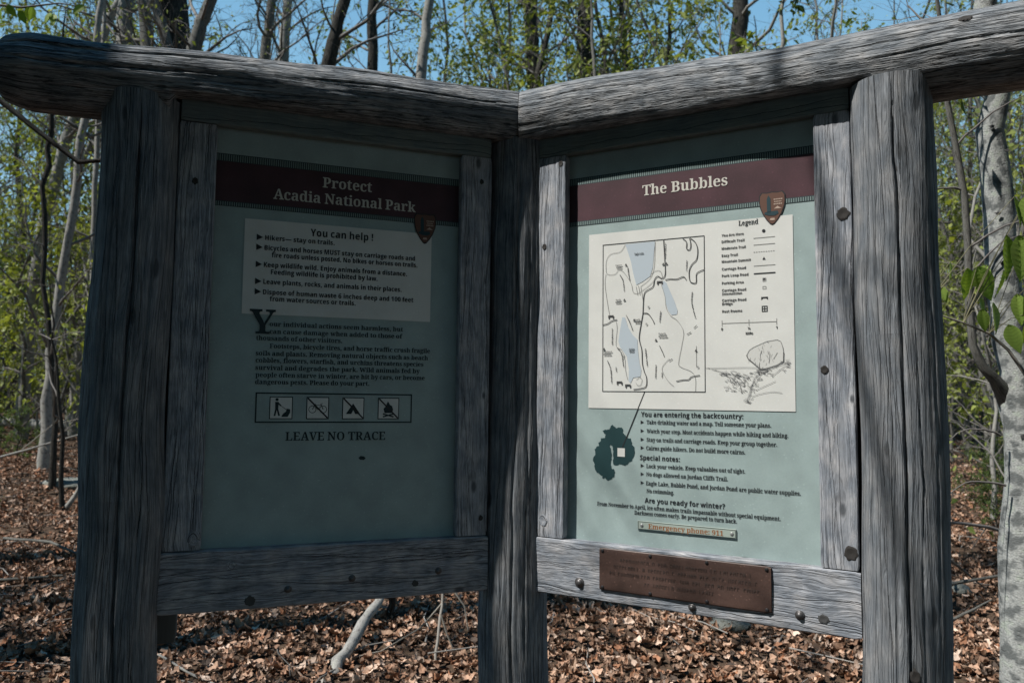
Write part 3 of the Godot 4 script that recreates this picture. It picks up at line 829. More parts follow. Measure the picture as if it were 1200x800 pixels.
func build_kiosk() -> void:
	var k := thing("information_kiosk", "weathered log kiosk with two green framed sign boards meeting at an angle", "kiosk")
	k.position = Vector3(JX, 0, JZ)
	# frames of the two sign faces: x to the right, y up from the eye line, z towards the reader
	var L := Transform3D(Basis(Vector3.UP, deg_to_rad(AL)), Vector3(0, EYE, 0))
	var R := Transform3D(Basis(Vector3.UP, deg_to_rad(-AR)), Vector3(0, EYE, 0))
	# ---- posts
	var bury := 0.35
	var posts := [
		[L * Vector3(-1.372, 0, -0.025), 0.127, 0.119, [[1.15, 0.0, 0.99, 0.022, 0.0036], [1.75, 0.55, 1.0, 0.010, 0.0030], [2.15, 0.1, 0.8, 0.006, 0.0026], [0.7, 0.3, 0.9, 0.008, 0.0028]], 11, 2.60, 0.014],
		[Vector3(0, EYE, -0.056), 0.137, 0.127, [[1.62, 0.0, 1.0, 0.012, 0.0034], [1.25, 0.3, 0.9, 0.007, 0.0028], [1.95, 0.2, 0.7, 0.006, 0.0028]], 23, 2.62, 0.012],
		[R * Vector3(1.336, 0, -0.02), 0.123, 0.117, [[1.98, 0.0, 1.0, 0.016, 0.0032], [2.25, 0.0, 0.7, 0.008, 0.0026], [1.62, 0.1, 0.75, 0.006, 0.0026], [2.5, 0.3, 0.98, 0.006, 0.0026], [1.2, 0.4, 0.8, 0.005, 0.0024]], 37, 2.60, 0.007]]
	var pn := []
	for q in posts:
		var at: Vector3 = q[0]
		var o := put("post", round_timber(q[5] + bury, q[1], q[2], q[3], q[4], q[6], 170, 180), M.wood_posts[pn.size()], k, Vector3(at.x, -bury, at.z))
		pn.append(o)
	# ---- the two round top logs, rebated under the front to take the head boards
	var ledge := 1.013
	for e in 2:
		var T := L if e == 0 else R
		var va0 := 1.052 if e == 0 else 1.060         # axis height at the outer end, then at the mitre
		var va1 := 1.097
		var len := 1.785 if e == 0 else 2.02
		var sgn := -1.0 if e == 0 else 1.0
		var shape := {"va0": va0, "va1": va1, "len": len, "sgn": sgn, "ledge": ledge}
		var cks := [[0.25, 0.02, 0.6, 0.006, 0.003], [0.95, 0.0, 0.45, 0.012, 0.0038], [1.5, 0.0, 0.42, 0.012, 0.0038], [0.7, 0.35, 1.0, 0.007, 0.0032], [1.3, 0.5, 1.0, 0.006, 0.003], [2.1, 0.05, 0.5, 0.005, 0.003]]
		if e == 1: cks = [[0.3, 0.0, 0.7, 0.007, 0.003], [0.9, 0.2, 0.6, 0.008, 0.0034], [1.25, 0.45, 1.0, 0.007, 0.0032], [1.6, 0.0, 0.4, 0.006, 0.003], [0.6, 0.6, 1.0, 0.007, 0.003]]
		var o := put("top_log", round_timber(len, 0.127, 0.132, cks, 51 + e * 13, 0.010, 150, 190, shape, e == 0), M.wood_log if e == 0 else M.wood_log2, k)
		o.transform = T
		if e == 1:
			var kn := Node3D.new()
			o.add_child(kn)
			kn.position = Vector3(1.537, 1.1365, 0.0590); kn.rotation.x = -0.5755
			knot(kn, 0, 0, 0, 0.015, 0.55)
			flatten(kn, o)
	# ---- frames and signs
	for e in 2:
		var T := L if e == 0 else R
		var s0 := -1.245 if e == 0 else 0.086
		var s1 := -0.114 if e == 0 else 1.213
		var kl := k
		# head board, standing boards and rail are parts of the kiosk, placed in the face's own axes
		var hb := board("head_board", kl, s0 + 0.004, 0.978, s1 - s0 - 0.008, 0.078, 0.036, 61 + e, M.wood_green, true, -0.001)
		var i0 := -1.1237 if e == 0 else 0.2044
		var i1 := -0.2373 if e == 0 else 1.1007
		var sb0 := board("side_board", kl, (s0 + i0) / 2, -0.5205, 0.9355 + 0.5205, i0 - s0, 0.042, 71 + e, M.wood_board, false, 0.0)
		var sb1 := board("side_board", kl, (s1 + i1) / 2, -0.5205, 0.9375 + 0.5205, s1 - i1, 0.042, 81 + e, M.wood_board2, false, 0.0)
		var rl := board("bottom_rail", kl, s0 - 0.006, -0.6248, s1 - s0 + 0.009, 0.2015, 0.05, 91 + e, M.wood_rail if e else M.wood_rail2, true, 0.006)
		var bk := put("back_board", sawn_board(1.60, s1 - s0 + 0.11, 0.02, 5 + e, 0.0), M.wood_back, kl)
		bk.position = Vector3((s0 + s1) / 2 + (-0.055 if e == 0 else 0.055), -0.62, -0.086)
		var rc := rail_fit(rl)
		rc.position = Vector3(0, 0, 0.025)
		# carrier coordinates: x right from the rail's left end, y up from its middle line
		if e == 0:
			var sbk := put("spacer_block", sawn_board(0.30, 0.075, 0.06, 8), M.wood_back, k)
			sbk.transform = T * Transform3D(Basis(), Vector3(-1.232, -0.845, -0.13))
			for q in [[-0.838, -0.668], [-0.6195, -0.646], [-0.304, -0.640]]: bolt(rc, q[0] - s0 + 0.006, q[1] + 0.6248, 0.0, 0.0085)
			knot(rc, -0.955 - s0, -0.698 + 0.6248, 0.0, 0.015, 0.9, M.knot_soft)
			knot(rc, -0.384 - s0, -0.680 + 0.6248, 0.0, 0.010, 0.9, M.knot_soft)
			knot(rc, -1.02 - s0, -0.575 + 0.6248, 0.0, 0.014, 0.8, M.wood_rail2)
			knot(sb0, -1.1898 - (s0 + i0) / 2, 0.7296 + 0.5205, 0.021, 0.0085)
			knot(sb0, -1.1343 - (s0 + i0) / 2 - 0.012, -0.482 + 0.5205, 0.021, 0.016, 1.4, M.wood_board)
			knot(sb1, 0.02, 1.36, 0.021, 0.007)
			knot(sb1, 0.035, 0.065, 0.021, 0.007)
		else:
			for q in [[0.2745, -0.67, 0.0125], [1.0368, -0.6757, 0.010], [0.6912, -0.700, 0.009]]: bolt(rc, q[0] - s0 + 0.006, q[1] + 0.6248, 0.0, q[2])
			knot(rc, 1.1125 - s0, -0.678 + 0.6248, 0.0, 0.014, 0.8, M.knot_soft)
			knot(sb1, 1.1860 - (s1 + i1) / 2, 0.5994 + 0.5205, 0.021, 0.0165, 1.05)
			knot(sb1, 1.1215 - (s1 + i1) / 2, 0.1009 + 0.5205, 0.021, 0.010, 1.1)
			knot(sb1, 1.1900 - (s1 + i1) / 2, -0.4695 + 0.5205, 0.021, 0.0165, 1.1)
			knot(sb0, -0.03, 1.105, 0.021, 0.008)
			knot(sb0, 0.038, 1.425, 0.021, 0.008)
			knot(sb0, -0.025, 0.06, 0.021, 0.014, 1.3, M.wood_board)
			# bronze plaque screwed to the rail, its lettering worn smooth
			var w := 0.5965
			var pq := put("bronze_plaque", sawn_board(w, 0.1495, 0.007, 3, 0.0006), M.bronze, k)
			pq.transform = T * Transform3D(Basis(Vector3.BACK, -PI / 2), Vector3(0.3555, -0.6085, 0.0105))
			var pc := rail_fit(pq)
			pc.position = Vector3(0, 0, 0.0035)
			for x in [0.012, 0.190, 0.388, w - 0.014]:
				for y in [-0.064, 0.064]:
					put("screw", lathe([V(0.0062, -0.002), V(0.006, 0.0016), V(0.0042, 0.003), V(0, 0.0034)], 12), M.dark_screw, pc, Vector3(x, y, 0))
			var r := RandomNumberGenerator.new(); r.seed = 77
			var rows := [[0.08, 0.52, 0.038], [0.055, 0.54, 0.014], [0.04, 0.555, -0.010], [0.17, 0.41, -0.036]]
			for q in rows:
				var mb := MB.new()
				var x: float = q[0]
				while x < q[1]:
					if r.randf() < 0.14: x += 0.010
					var h := 0.0062
					add_rect(mb, x, q[2] - h, x + 0.0017, q[2] + h)
					if r.randf() < 0.7: add_rect(mb, x + 0.0017, q[2] + h - 0.0018 - r.randf() * 0.006, x + 0.0058, q[2] + h - r.randf() * 0.001)
					if r.randf() < 0.5: add_rect(mb, x + 0.0058, q[2] - h, x + 0.0073, q[2] + h)
					x += 0.0108
				put("worn_lettering", mb.commit(), M.bronze_dark, pc, Vector3(0, 0, 0.0012))
			flatten(pc, pq)
		flatten(rc, rl)
		for o in [hb, sb0, sb1, rl, bk]: o.transform = T * o.transform
		# the printed sheet
		var sp := MeshInstance3D.new()
		sp.name = "sign_panel"
		var bm := BoxMesh.new()
		bm.size = Vector3(s1 - s0 - 0.08, 1.58, 0.012)
		sp.mesh = bm
		sp.material_override = M.green
		k.add_child(sp, true)
		sp.transform = T * Transform3D(Basis(), Vector3((s0 + s1) / 2, 0.205, REC - 0.006))
		tag(sp, "shaded green sign about protecting the park" if e == 0 else "sunlit green sign with a trail map", "")
		var pc2 := Node3D.new()
		# print lies on the sheet: shift so that its coordinates are those of the face
		sp.add_child(pc2)
		pc2.position = Vector3(-(s0 + s1) / 2, -0.205, 0.006)
		if e == 0: left_print(pc2)
		else: right_print(pc2)
		flatten(pc2, sp)
	# ---- knot holes on the right post, facing the reader
	var po: Node3D = pn[2]
	var dirc := Vector3(-0.457, 0, 0.889)
	for q in [[0.30, 0.24, 0.010, 0.1165], [-0.78, 0.18, 0.011, 0.1185], [0.70, 0.16, 0.010, 0.1150]]:
		var d := dirc.rotated(Vector3.UP, q[1])
		var c := Node3D.new()
		po.add_child(c)
		c.transform = Transform3D(Basis(Vector3.UP.cross(d), Vector3.UP, d), Vector3(0, EYE + bury + q[0], 0) + d * q[3])
		knot(c, 0, 0, 0, q[2], 1.5)
		flatten(c, po)

func flatten(c: Node3D, parent: Node3D) -> void:
	for o in c.get_children():
		var t: Transform3D = c.transform * o.transform
		c.remove_child(o)
		parent.add_child(o, true)
		o.transform = t
	parent.remove_child(c)
	c.queue_free()

# ------------------------------------------------------------------ the forest
func gh(x: float, z: float) -> float:
	var d := -z
	var h := 0.0
	if d > 4.0: h = 0.075 * (d - 4.0)
	if d > 20.0: h = 1.2 + 0.02 * (d - 20.0)
	return h + 0.07 * gnoise.get_noise_2d(x * 0.9, z * 0.9) * clampf((d - 3.2) * 0.5, 0.15, 1.0) + 0.22 * gnoise.get_noise_2d(x * 0.16 + 50.0, z * 0.16) * clampf((d - 6.0) * 0.12, 0.0, 1.0)

func build_ground() -> Node3D:
	var mb := MB.new()
	var xs := []; var zs := []
	var x := -60.0
	while x <= 60.0:
		xs.append(x)
		x += 0.16 if absf(x) < 8.0 else (0.6 if absf(x) < 20.0 else 3.0)
	var z := 14.0
	while z >= -90.0:
		zs.append(z)
		z -= 1.0 if z > -3.0 else (0.14 if z > -10.0 else (0.4 if z > -22.0 else 3.0))
	var w := xs.size()
	for zz in zs:
		for xx in xs:
			var h := gh(xx, zz)
			var nn := Vector3(gh(xx - 0.1, zz) - gh(xx + 0.1, zz), 0.2, gh(xx, zz - 0.1) - gh(xx, zz + 0.1)).normalized()
			mb.add(Vector3(xx, h, zz), nn, Vector2(xx, zz))
	for a in zs.size() - 1:
		for b in w - 1:
			var q := a * w + b
			mb.quad(q, q + w, q + w + 1, q + 1)
	var o := put("forest_floor", mb.commit(), M.soil, self)
	tag(o, "brown forest floor under fallen leaves", "", "", "structure")
	return o

func leaf_shape(sd: int, ln: float, wd: float, curl: float) -> ArrayMesh:
	# dead leaf lying in the xz plane, toothed outline, curled
	var r := RandomNumberGenerator.new(); r.seed = sd
	var mb := MB.new()
	var nseg := 7
	var mid := []; var lf := []; var rt := []
	for k in nseg + 1:
		var t := float(k) / nseg
		var wv := wd * 0.5 * pow(sin(PI * clampf(pow(t, 0.9) * 0.96 + 0.03, 0, 1)), 1.0) * r.randf_range(0.88, 1.08)
		var y := curl * (t - 0.5) * (t - 0.5) * 2.0 + r.randf_range(-0.004, 0.004)
		mid.append(Vector3(0, y, (t - 0.5) * ln))
		lf.append(Vector3(-wv, y + curl * 0.5 * r.randf_range(0.2, 1.0), (t - 0.5) * ln + r.randf_range(-0.006, 0.006)))
		rt.append(Vector3(wv, y + curl * 0.5 * r.randf_range(-0.2, 1.0), (t - 0.5) * ln + r.randf_range(-0.006, 0.006)))
	for k in nseg:
		mb.flat(mid[k], lf[k], lf[k + 1]); mb.flat(mid[k], lf[k + 1], mid[k + 1])
		mb.flat(mid[k], rt[k + 1], rt[k]); mb.flat(mid[k], mid[k + 1], rt[k + 1])
	return mb.commit()

func litter_colour(r: RandomNumberGenerator) -> Color:
	var t := r.randf()
	var v := r.randf_range(0.6, 1.45)
	var c := Color(0.27, 0.16, 0.105)
	if t < 0.28: c = Color(0.36, 0.235, 0.165)
	elif t < 0.45: c = Color(0.15, 0.09, 0.06)
	elif t < 0.57: c = Color(0.44, 0.33, 0.26)
	elif t < 0.66: c = Color(0.28, 0.14, 0.08)
	elif t < 0.76: c = Color(0.08, 0.058, 0.045)
	return Color(c.r * v, c.g * v, c.b * v)

func build_litter(floor_node: Node3D) -> void:
	var r := RandomNumberGenerator.new(); r.seed = 404
	var shapes := []
	for k in 6: shapes.append(leaf_shape(900 + k, [0.085, 0.07, 0.095, 0.055, 0.075, 0.085][k], [0.05, 0.045, 0.042, 0.04, 0.055, 0.036][k], [0.03, 0.012, 0.045, 0.02, 0.035, 0.055][k]))
	var lists := []
	for k in 6: lists.append([])
	var zones := [[-11.0, 11.0, -3.4, -7.0, 52000], [-12.0, 12.0, -7.0, -12.0, 50000], [-17.0, 17.0, -12.0, -24.0, 45000], [-11.0, 11.0, 2.0, -3.4, 3500]]
	for zn in zones:
		for k in zn[4]:
			var x := r.randf_range(zn[0], zn[1])
			var z := r.randf_range(zn[3], zn[2])
			if absf(x) > -z * 0.75 + 2.5 and z < -3.4: continue
			var b := Basis.from_euler(Vector3(r.randfn(0, 0.30), r.randf() * TAU, r.randfn(0, 0.30)))
			var s := r.randf_range(0.45, 1.0)
			if r.randf() < 0.05: s *= 1.45
			lists[r.randi() % 6].append([Transform3D(b.scaled(Vector3(s, s, s)), Vector3(x, gh(x, z) + r.randf_range(0.0, 0.04), z)), litter_colour(r)])
	var lit := Node3D.new()
	lit.name = "leaf_litter"
	add_child(lit)
	tag(lit, "carpet of brown fallen leaves on the forest floor", "leaf litter", "", "stuff")
	for k in 6:
		var mm := MultiMesh.new()
		mm.transform_format = MultiMesh.TRANSFORM_3D
		mm.use_colors = true
		mm.mesh = shapes[k]
		mm.instance_count = lists[k].size()
		for j in lists[k].size():
			mm.set_instance_transform(j, lists[k][j][0])
			mm.set_instance_color(j, lists[k][j][1])
		var o := MultiMeshInstance3D.new()
		o.name = "fallen_leaves"
		o.multimesh = mm
		o.material_override = M.litter
		lit.add_child(o, true)
	var st := MB.new()
	tube(st, [Vector3(-0.5, 0, 0), Vector3(-0.18, 0.02, 0.03), Vector3(0.15, 0.0, -0.02), Vector3(0.5, 0.015, 0.03)], [0.009, 0.008, 0.006, 0.003], 5)
	var tm := MultiMesh.new()
	tm.transform_format = MultiMesh.TRANSFORM_3D
	tm.use_colors = true
	tm.mesh = st.commit()
	tm.instance_count = 480
	for j in 480:
		var z := -r.randf_range(3.6, 16.0)
		var x := r.randf_range(-0.8, 0.8) * -z
		var s := r.randf_range(0.25, 0.8)
		var v := r.randf_range(0.08, 0.32)
		tm.set_instance_transform(j, Transform3D(Basis.from_euler(Vector3(0, r.randf() * TAU, r.randfn(0, 0.08))).scaled(Vector3(s, s * 0.7, s)), Vector3(x, gh(x, z) + 0.035, z)))
		tm.set_instance_color(j, Color(v, v * 0.93, v * 0.84))
	var ti := MultiMeshInstance3D.new()
	ti.name = "fallen_twigs"
	ti.multimesh = tm
	ti.material_override = M.litter
	lit.add_child(ti, true)
	# the nearest leaves that one can pick out singly
	var mats := []
	for k in 8:
		var c := litter_colour(r)
		var m := mat(c.r * 1.15 + 0.02, c.g * 1.15 + 0.02, c.b * 1.15 + 0.015, 0.75)
		m.cull_mode = BaseMaterial3D.CULL_DISABLED
		mats.append(m)
	for k in 280:
		var z := -r.randf_range(4.25, 5.9)
		var x := r.randf_range(-0.66, 0.66) * -z
		var o := put("leaf", shapes[r.randi() % 6], mats[r.randi() % 8], floor_node)
		var s := r.randf_range(0.9, 1.35)
		o.transform = Transform3D(Basis.from_euler(Vector3(r.randfn(0, 0.35), r.randf() * TAU, r.randfn(0, 0.35))).scaled(Vector3(s, s, s)), Vector3(x, gh(x, z) + r.randf_range(0.022, 0.038), z))

# leaves of a crown: small folded blades
func blade(mb: MB, p: Vector3, d: Vector3, s: float, r: RandomNumberGenerator, col: Color) -> void:
	var side := d.cross(Vector3(r.randf_range(-1, 1), r.randf_range(-1, 1), r.randf_range(-1, 1))).normalized()
	var up := side.cross(d).normalized()
	var tip := p + d * s - Vector3(0, s * 0.25, 0)
	var m := p + d * s * 0.5
	var a := m + side * s * 0.30 + up * s * 0.10
	var b := m - side * s * 0.30 + up * s * 0.10
	mb.flat(p, a, tip, col)
	mb.flat(p, tip, b, col)

func wander(r: RandomNumberGenerator, k: float) -> Vector3:
	return Vector3(r.randf_range(-k, k), r.randf_range(-k, k), r.randf_range(-k, k))

# grows limbs, twigs and leaves on a trunk given as points with radii (base first)
func grow(o: Node3D, pts: Array, rad: Array, bark: Material, sd: int, opt: Dictionary) -> void:
	var r := RandomNumberGenerator.new(); r.seed = sd
	var tr := MB.new(); var br := MB.new(); var lf := MB.new()
	var fine := []; var fr := []
	for k in pts.size() - 1:
		var n := maxi(2, int(pts[k].distance_to(pts[k + 1]) / 0.35))
		n = mini(n, 9)
		for j in n:
			var t := float(j) / n
			var q: Vector3 = pts[k].cubic_interpolate(pts[k + 1], pts[maxi(k - 1, 0)], pts[mini(k + 2, pts.size() - 1)], t)
			fine.append(q + wander(r, 0.022) if (k > 0 or j > 0) else q)
			fr.append(lerpf(rad[k], rad[k + 1], t) * r.randf_range(0.95, 1.06))
	fine.append(pts[-1]); fr.append(rad[-1])
	tube(tr, fine, fr, opt.get("sides", 12), Color.WHITE, maxf(1.0, roundf(rad[0] * 9.0)), 0.10)
	var h0: float = opt.get("from", 0.3)
	var nb: int = opt.get("limbs", 12)
	var ls: float = opt.get("leaf", 0.06)
	var nl: float = opt.get("leaves", 2.0)
	var span: float = opt.get("span", 1.6)
	var hue: float = opt.get("hue", 0.5)
	var wood := Color(0.15, 0.14, 0.13) * (opt.get("twig", 1.0) as float)
	for k in nb:
		var t := h0 + (0.98 - h0) * (k + r.randf()) / nb
		var fi := int(t * (fine.size() - 1))
		var p: Vector3 = fine[fi]
		var az := r.randf() * TAU
		if opt.has("aim") and r.randf() < 0.5: az = opt.aim + r.randfn(0, 0.5)
		var d := Vector3(cos(az), r.randf_range(0.15, 1.0), sin(az)).normalized()
		var ln := span * r.randf_range(0.5, 1.2) * (1.15 - 0.5 * t)
		var br0: float = minf(fr[fi] * r.randf_range(0.28, 0.5), 0.012 + ln * 0.013)
		var q := [p]; var qr := [br0]
		var ns := 6
		for s in ns:
			d = (d + wander(r, 0.30) + Vector3(0, 0.06, 0)).normalized()
			q.append(q[-1] + d * ln / ns)
			qr.append(br0 * (1.0 - 0.85 * (s + 1.0) / ns))
		tube(br, q, qr, 5, wood * r.randf_range(0.7, 1.4))
		var nt: int = opt.get("twigs", 6)
		for s in nt:
			var u := r.randf_range(0.2, 1.0)
			var qi := mini(int(u * ns), ns - 1)
			var tp: Vector3 = q[qi].lerp(q[qi + 1], r.randf())
			var td: Vector3 = ((q[qi + 1] - q[qi]).normalized() + wander(r, 0.9)).normalized()
			var tl: float = ln * r.randf_range(0.18, 0.42)
			var tq := [tp]
			for e in 3:
				td = (td + wander(r, 0.35)).normalized()
				tq.append(tq[-1] + td * tl / 3.0)
			var tw := maxf(qr[qi] * 0.45, 0.0028)
			tube(br, tq, [tw, tw * 0.8, tw * 0.55, tw * 0.25], 3, wood * r.randf_range(0.8, 1.6))
			for e in opt.get("sub", 3):
				var sp: Vector3 = tq[1 + r.randi() % 3]
				var sdir: Vector3 = (td + wander(r, 1.0)).normalized()
				var sl: float = tl * r.randf_range(0.25, 0.6)
				var se: Vector3 = sp + sdir * sl
				tube(br, [sp, sp.lerp(se, 0.55) + wander(r, sl * 0.08), se], [tw * 0.55, tw * 0.4, tw * 0.15], 3, wood * r.randf_range(0.9, 1.7))
				var cnt := int(nl + r.randf())
				for g in cnt:
					var lp := sp.lerp(se, r.randf_range(0.2, 1.05)) + wander(r, ls * 0.6)
					var v := r.randf_range(0.6, 1.3)
					var y := clampf(hue + r.randf_range(-0.3, 0.3), 0, 1)
					var c := Color(lerpf(0.07, 0.30, y), lerpf(0.125, 0.335, y), lerpf(0.04, 0.095, y)) * v
					blade(lf, lp, (sdir + wander(r, 1.0) + Vector3(0, -0.4, 0)).normalized(), ls * r.randf_range(0.6, 1.3), r, Color(c.r, c.g, c.b))
	put("trunk", tr.commit(), bark, o)
	put("branches", br.commit(), M.twig, o)
	if lf.v.size() > 0: put("crown", lf.commit(), M.leaf, o)

# a tree told by a few measured points of its trunk, top first; roots and top are added
func hero(called: String, label: String, bark: Material, top_first: Array, sd: int, opt: Dictionary, group := "") -> void:
	var p := []; var r := []
	for q in top_first:
		p.push_front(Vector3(q[0], q[1], q[2])); r.push_front(q[3])
	var low: Vector3 = p[0]
	var g := gh(low.x, low.z)
	if low.y > g + 0.3:
		var lean: Vector3 = (p[1] - p[0]) if p.size() > 1 else Vector3.UP
		lean = lean / maxf(lean.y, 0.3)
		var dy := low.y - g
		var base := Vector3(low.x - lean.x * dy * 0.35, 0, low.z - lean.z * dy * 0.35)
		base.y = gh(base.x, base.z) - 0.15
		var midp := low - Vector3(lean.x * dy * 0.3, dy * 0.5, lean.z * dy * 0.3)
		p.push_front(midp); r.push_front(r[0] * 1.12)
		p.push_front(base + Vector3(0, 0.5, 0)); r.push_front(r[0] * 1.12)
		p.push_front(base); r.push_front(r[0] * 1.45)
	else:
		p[0].y = g - 0.12
		r[0] *= 1.25
	var hi: Vector3 = p[-1]
	var up: float = opt.get("above", 3.5)
	if up > 0.0:
		var dir: Vector3 = (p[-1] - p[-2]).normalized()
		p.append(hi + (dir + Vector3(0.03, 0.25, 0.02)).normalized() * up * 0.5); r.append(r[-1] * 0.7)
		p.append(p[-1] + (dir + Vector3(-0.05, 0.4, 0.03)).normalized() * up * 0.5); r.append(r[-1] * 0.3)
	var o := thing(called, label, "tree", group)
	var b: Vector3 = p[0]
	o.position = b
	for k in p.size(): p[k] -= b
	grow(o, p, r, bark, sd, opt)

func build_trees() -> void:
	var leafy := {"from": 0.45, "limbs": 20, "leaf": 0.085, "leaves": 4.5, "span": 2.4, "hue": 0.6}
	var bare := {"from": 0.45, "limbs": 18, "leaf": 0.06, "leaves": 0.6, "sub": 4, "span": 2.1, "hue": 0.6, "above": 4.0}
	hero("forest_tree", "pale grey trunk showing above the left log, left of the thick dark trunk", M.bark_pale, [[-6.85, 8.47, -13.00, 0.123], [-6.87, 7.73, -13.00, 0.123]], 1, bare)
	hero("forest_tree", "thin pale trunk leaning right, leftmost above the left log", M.bark_pale, [[-7.22, 8.74, -13.50, 0.075], [-7.51, 8.03, -13.50, 0.083]], 2, bare)
	hero("forest_tree", "grey trunk just left of the thick dark trunk, bending left", M.bark_grey, [[-6.06, 7.95, -12.00, 0.087], [-5.94, 7.24, -12.00, 0.100]], 3, bare)
	hero("forest_tree", "grey trunk leaning left across the thick dark trunk", M.bark_grey, [[-6.04, 8.11, -12.30, 0.082], [-5.75, 7.35, -12.30, 0.096]], 4, bare)
	hero("forest_tree", "thickest dark furrowed trunk above the left log", M.bark_dark, [[-5.82, 8.27, -12.60, 0.217], [-5.76, 7.45, -12.60, 0.231]], 5, bare)
	hero("forest_tree", "mossy trunk leaning right, just right of the thick dark trunk", M.bark_grey, [[-4.54, 7.43, -11.00, 0.086], [-4.66, 7.04, -11.00, 0.092], [-4.76, 6.65, -11.00, 0.104]], 6, bare)
	hero("forest_tree", "left one of two slim grey trunks close together above the left log", M.bark_grey, [[-4.95, 9.57, -15.00, 0.092], [-5.01, 8.85, -15.00, 0.092], [-5.04, 8.28, -15.00, 0.100]], 7, bare)
	hero("forest_tree", "right one of two slim grey trunks close together above the left log", M.bark_pale, [[-4.76, 9.84, -15.50, 0.095], [-4.80, 9.10, -15.50, 0.103], [-4.84, 8.51, -15.50, 0.112]], 8, bare)
	hero("forest_tree", "brown rough trunk leaning right above the middle of the left log", M.bark_dark, [[-2.79, 7.99, -12.00, 0.087], [-2.91, 7.42, -12.00, 0.093], [-3.03, 6.85, -12.00, 0.113]], 9, bare)
	hero("forest_tree", "straight dark trunk between the brown leaning one and the crooked pale one", M.bark_dark, [[-2.72, 9.06, -14.00, 0.093], [-2.67, 7.60, -14.00, 0.101]], 10, leafy)
	hero("forest_tree", "crooked pale trunk above the right end of the left log", M.bark_pale, [[-1.30, 7.47, -11.00, 0.067], [-1.33, 6.95, -11.00, 0.073], [-1.40, 6.21, -11.00, 0.079]], 11, {"from": 0.5, "limbs": 9, "leaf": 0.06, "leaves": 0.8, "span": 1.8})
	hero("forest_tree", "leafy dark trunk just right of where the two logs meet", M.bark_dark, [[0.32, 10.17, -16.00, 0.142], [0.41, 8.18, -16.00, 0.160]], 12, {"from": 0.4, "limbs": 30, "leaf": 0.10, "leaves": 5.0, "span": 2.8, "hue": 0.75})
	hero("forest_tree", "straight dark trunk above the left part of the right log", M.bark_dark, [[1.28, 9.11, -14.00, 0.124], [1.32, 7.53, -14.00, 0.140]], 13, leafy)
	hero("forest_tree", "thin dark crooked stem beside the straight dark trunk above the right log", M.bark_dark, [[1.43, 8.26, -13.00, 0.029], [1.58, 7.22, -13.00, 0.036]], 14, {"from": 0.4, "limbs": 12, "leaf": 0.08, "leaves": 2.2, "span": 1.3, "hue": 0.65, "above": 2.0})
	hero("forest_tree", "dark forked trunk above the middle of the right log", M.bark_dark, [[4.26, 9.14, -14.00, 0.148], [4.17, 8.18, -14.00, 0.163]], 15, {"from": 0.5, "limbs": 14, "leaf": 0.07, "leaves": 1.3, "span": 2.4, "hue": 0.55})
	hero("sapling", "slim pale sapling with large young leaves above the right log", M.bark_pale, [[3.25, 6.45, -9.00, 0.020], [3.22, 5.95, -9.00, 0.022]], 16, {"from": 0.6, "limbs": 10, "leaf": 0.11, "leaves": 1.4, "span": 0.9, "hue": 0.35, "above": 1.5})
	hero("forest_tree", "pale leaning tree lit from the left, left of the left post", M.bark_pale, [[-6.05, 5.82, -10.60, 0.053], [-6.09, 5.33, -10.60, 0.053], [-6.14, 4.96, -10.60, 0.059], [-6.19, 4.10, -10.60, 0.059], [-6.28, 3.14, -10.60, 0.059], [-6.36, 2.42, -10.60, 0.059], [-6.38, 1.83, -10.60, 0.065], [-6.36, 0.41, -10.60, 0.077]], 17, {"from": 0.2, "limbs": 14, "leaf": 0.065, "leaves": 1.2, "span": 1.5, "hue": 0.75, "above": 4.0})
	hero("forest_tree", "thin dark crooked stem left of the pale leaning tree", M.bark_dark, [[-5.84, 5.27, -9.50, 0.026], [-5.88, 4.88, -9.50, 0.032], [-5.90, 4.47, -9.50, 0.032], [-5.90, 3.84, -9.50, 0.030], [-5.84, 2.97, -9.50, 0.030], [-5.70, 2.02, -9.50, 0.031]], 18, {"from": 0.15, "limbs": 10, "leaf": 0.06, "leaves": 1.2, "span": 1.3, "hue": 0.8, "above": 1.2})
	hero("forest_tree", "thin straight pale trunk close to the left post", M.bark_pale, [[-6.68, 5.82, -12.00, 0.040], [-6.67, 4.44, -12.00, 0.040], [-6.63, 3.21, -12.00, 0.040], [-6.56, 1.34, -12.00, 0.047]], 19, {"from": 0.2, "limbs": 10, "leaf": 0.065, "leaves": 1.5, "span": 1.3, "hue": 0.75})
	hero("sapling", "dark bent sapling at the foot of the pale leaning tree", M.bark_dark, [[-5.09, 2.16, -8.50, 0.012], [-5.03, 1.79, -8.50, 0.016], [-4.94, 1.13, -8.50, 0.021], [-4.88, 0.53, -8.50, 0.024]], 20, {"from": 0.3, "limbs": 7, "leaf": 0.06, "leaves": 0.5, "span": 0.9, "above": 0.8})
	# the beech close behind the right post
	hero("beech_tree", "blotched pale beech trunk at the right edge, behind the right post", M.bark_beech, [[2.74, 3.63, -4.30, 0.062], [2.75, 3.35, -4.30, 0.069], [2.76, 2.92, -4.30, 0.074], [2.77, 2.48, -4.30, 0.079], [2.80, 1.95, -4.30, 0.085], [2.845, 1.66, -4.30, 0.108], [2.855, 1.19, -4.30, 0.112], [2.85, 0.09, -4.30, 0.122]], 21, {"from": 0.55, "limbs": 8, "leaf": 0.07, "leaves": 0.9, "span": 1.5, "hue": 0.4, "above": 3.5, "sides": 20})
	var beech: Node3D = get_child(get_child_count() - 1)
	var lb := MB.new()
	var lp := []; var lr := []
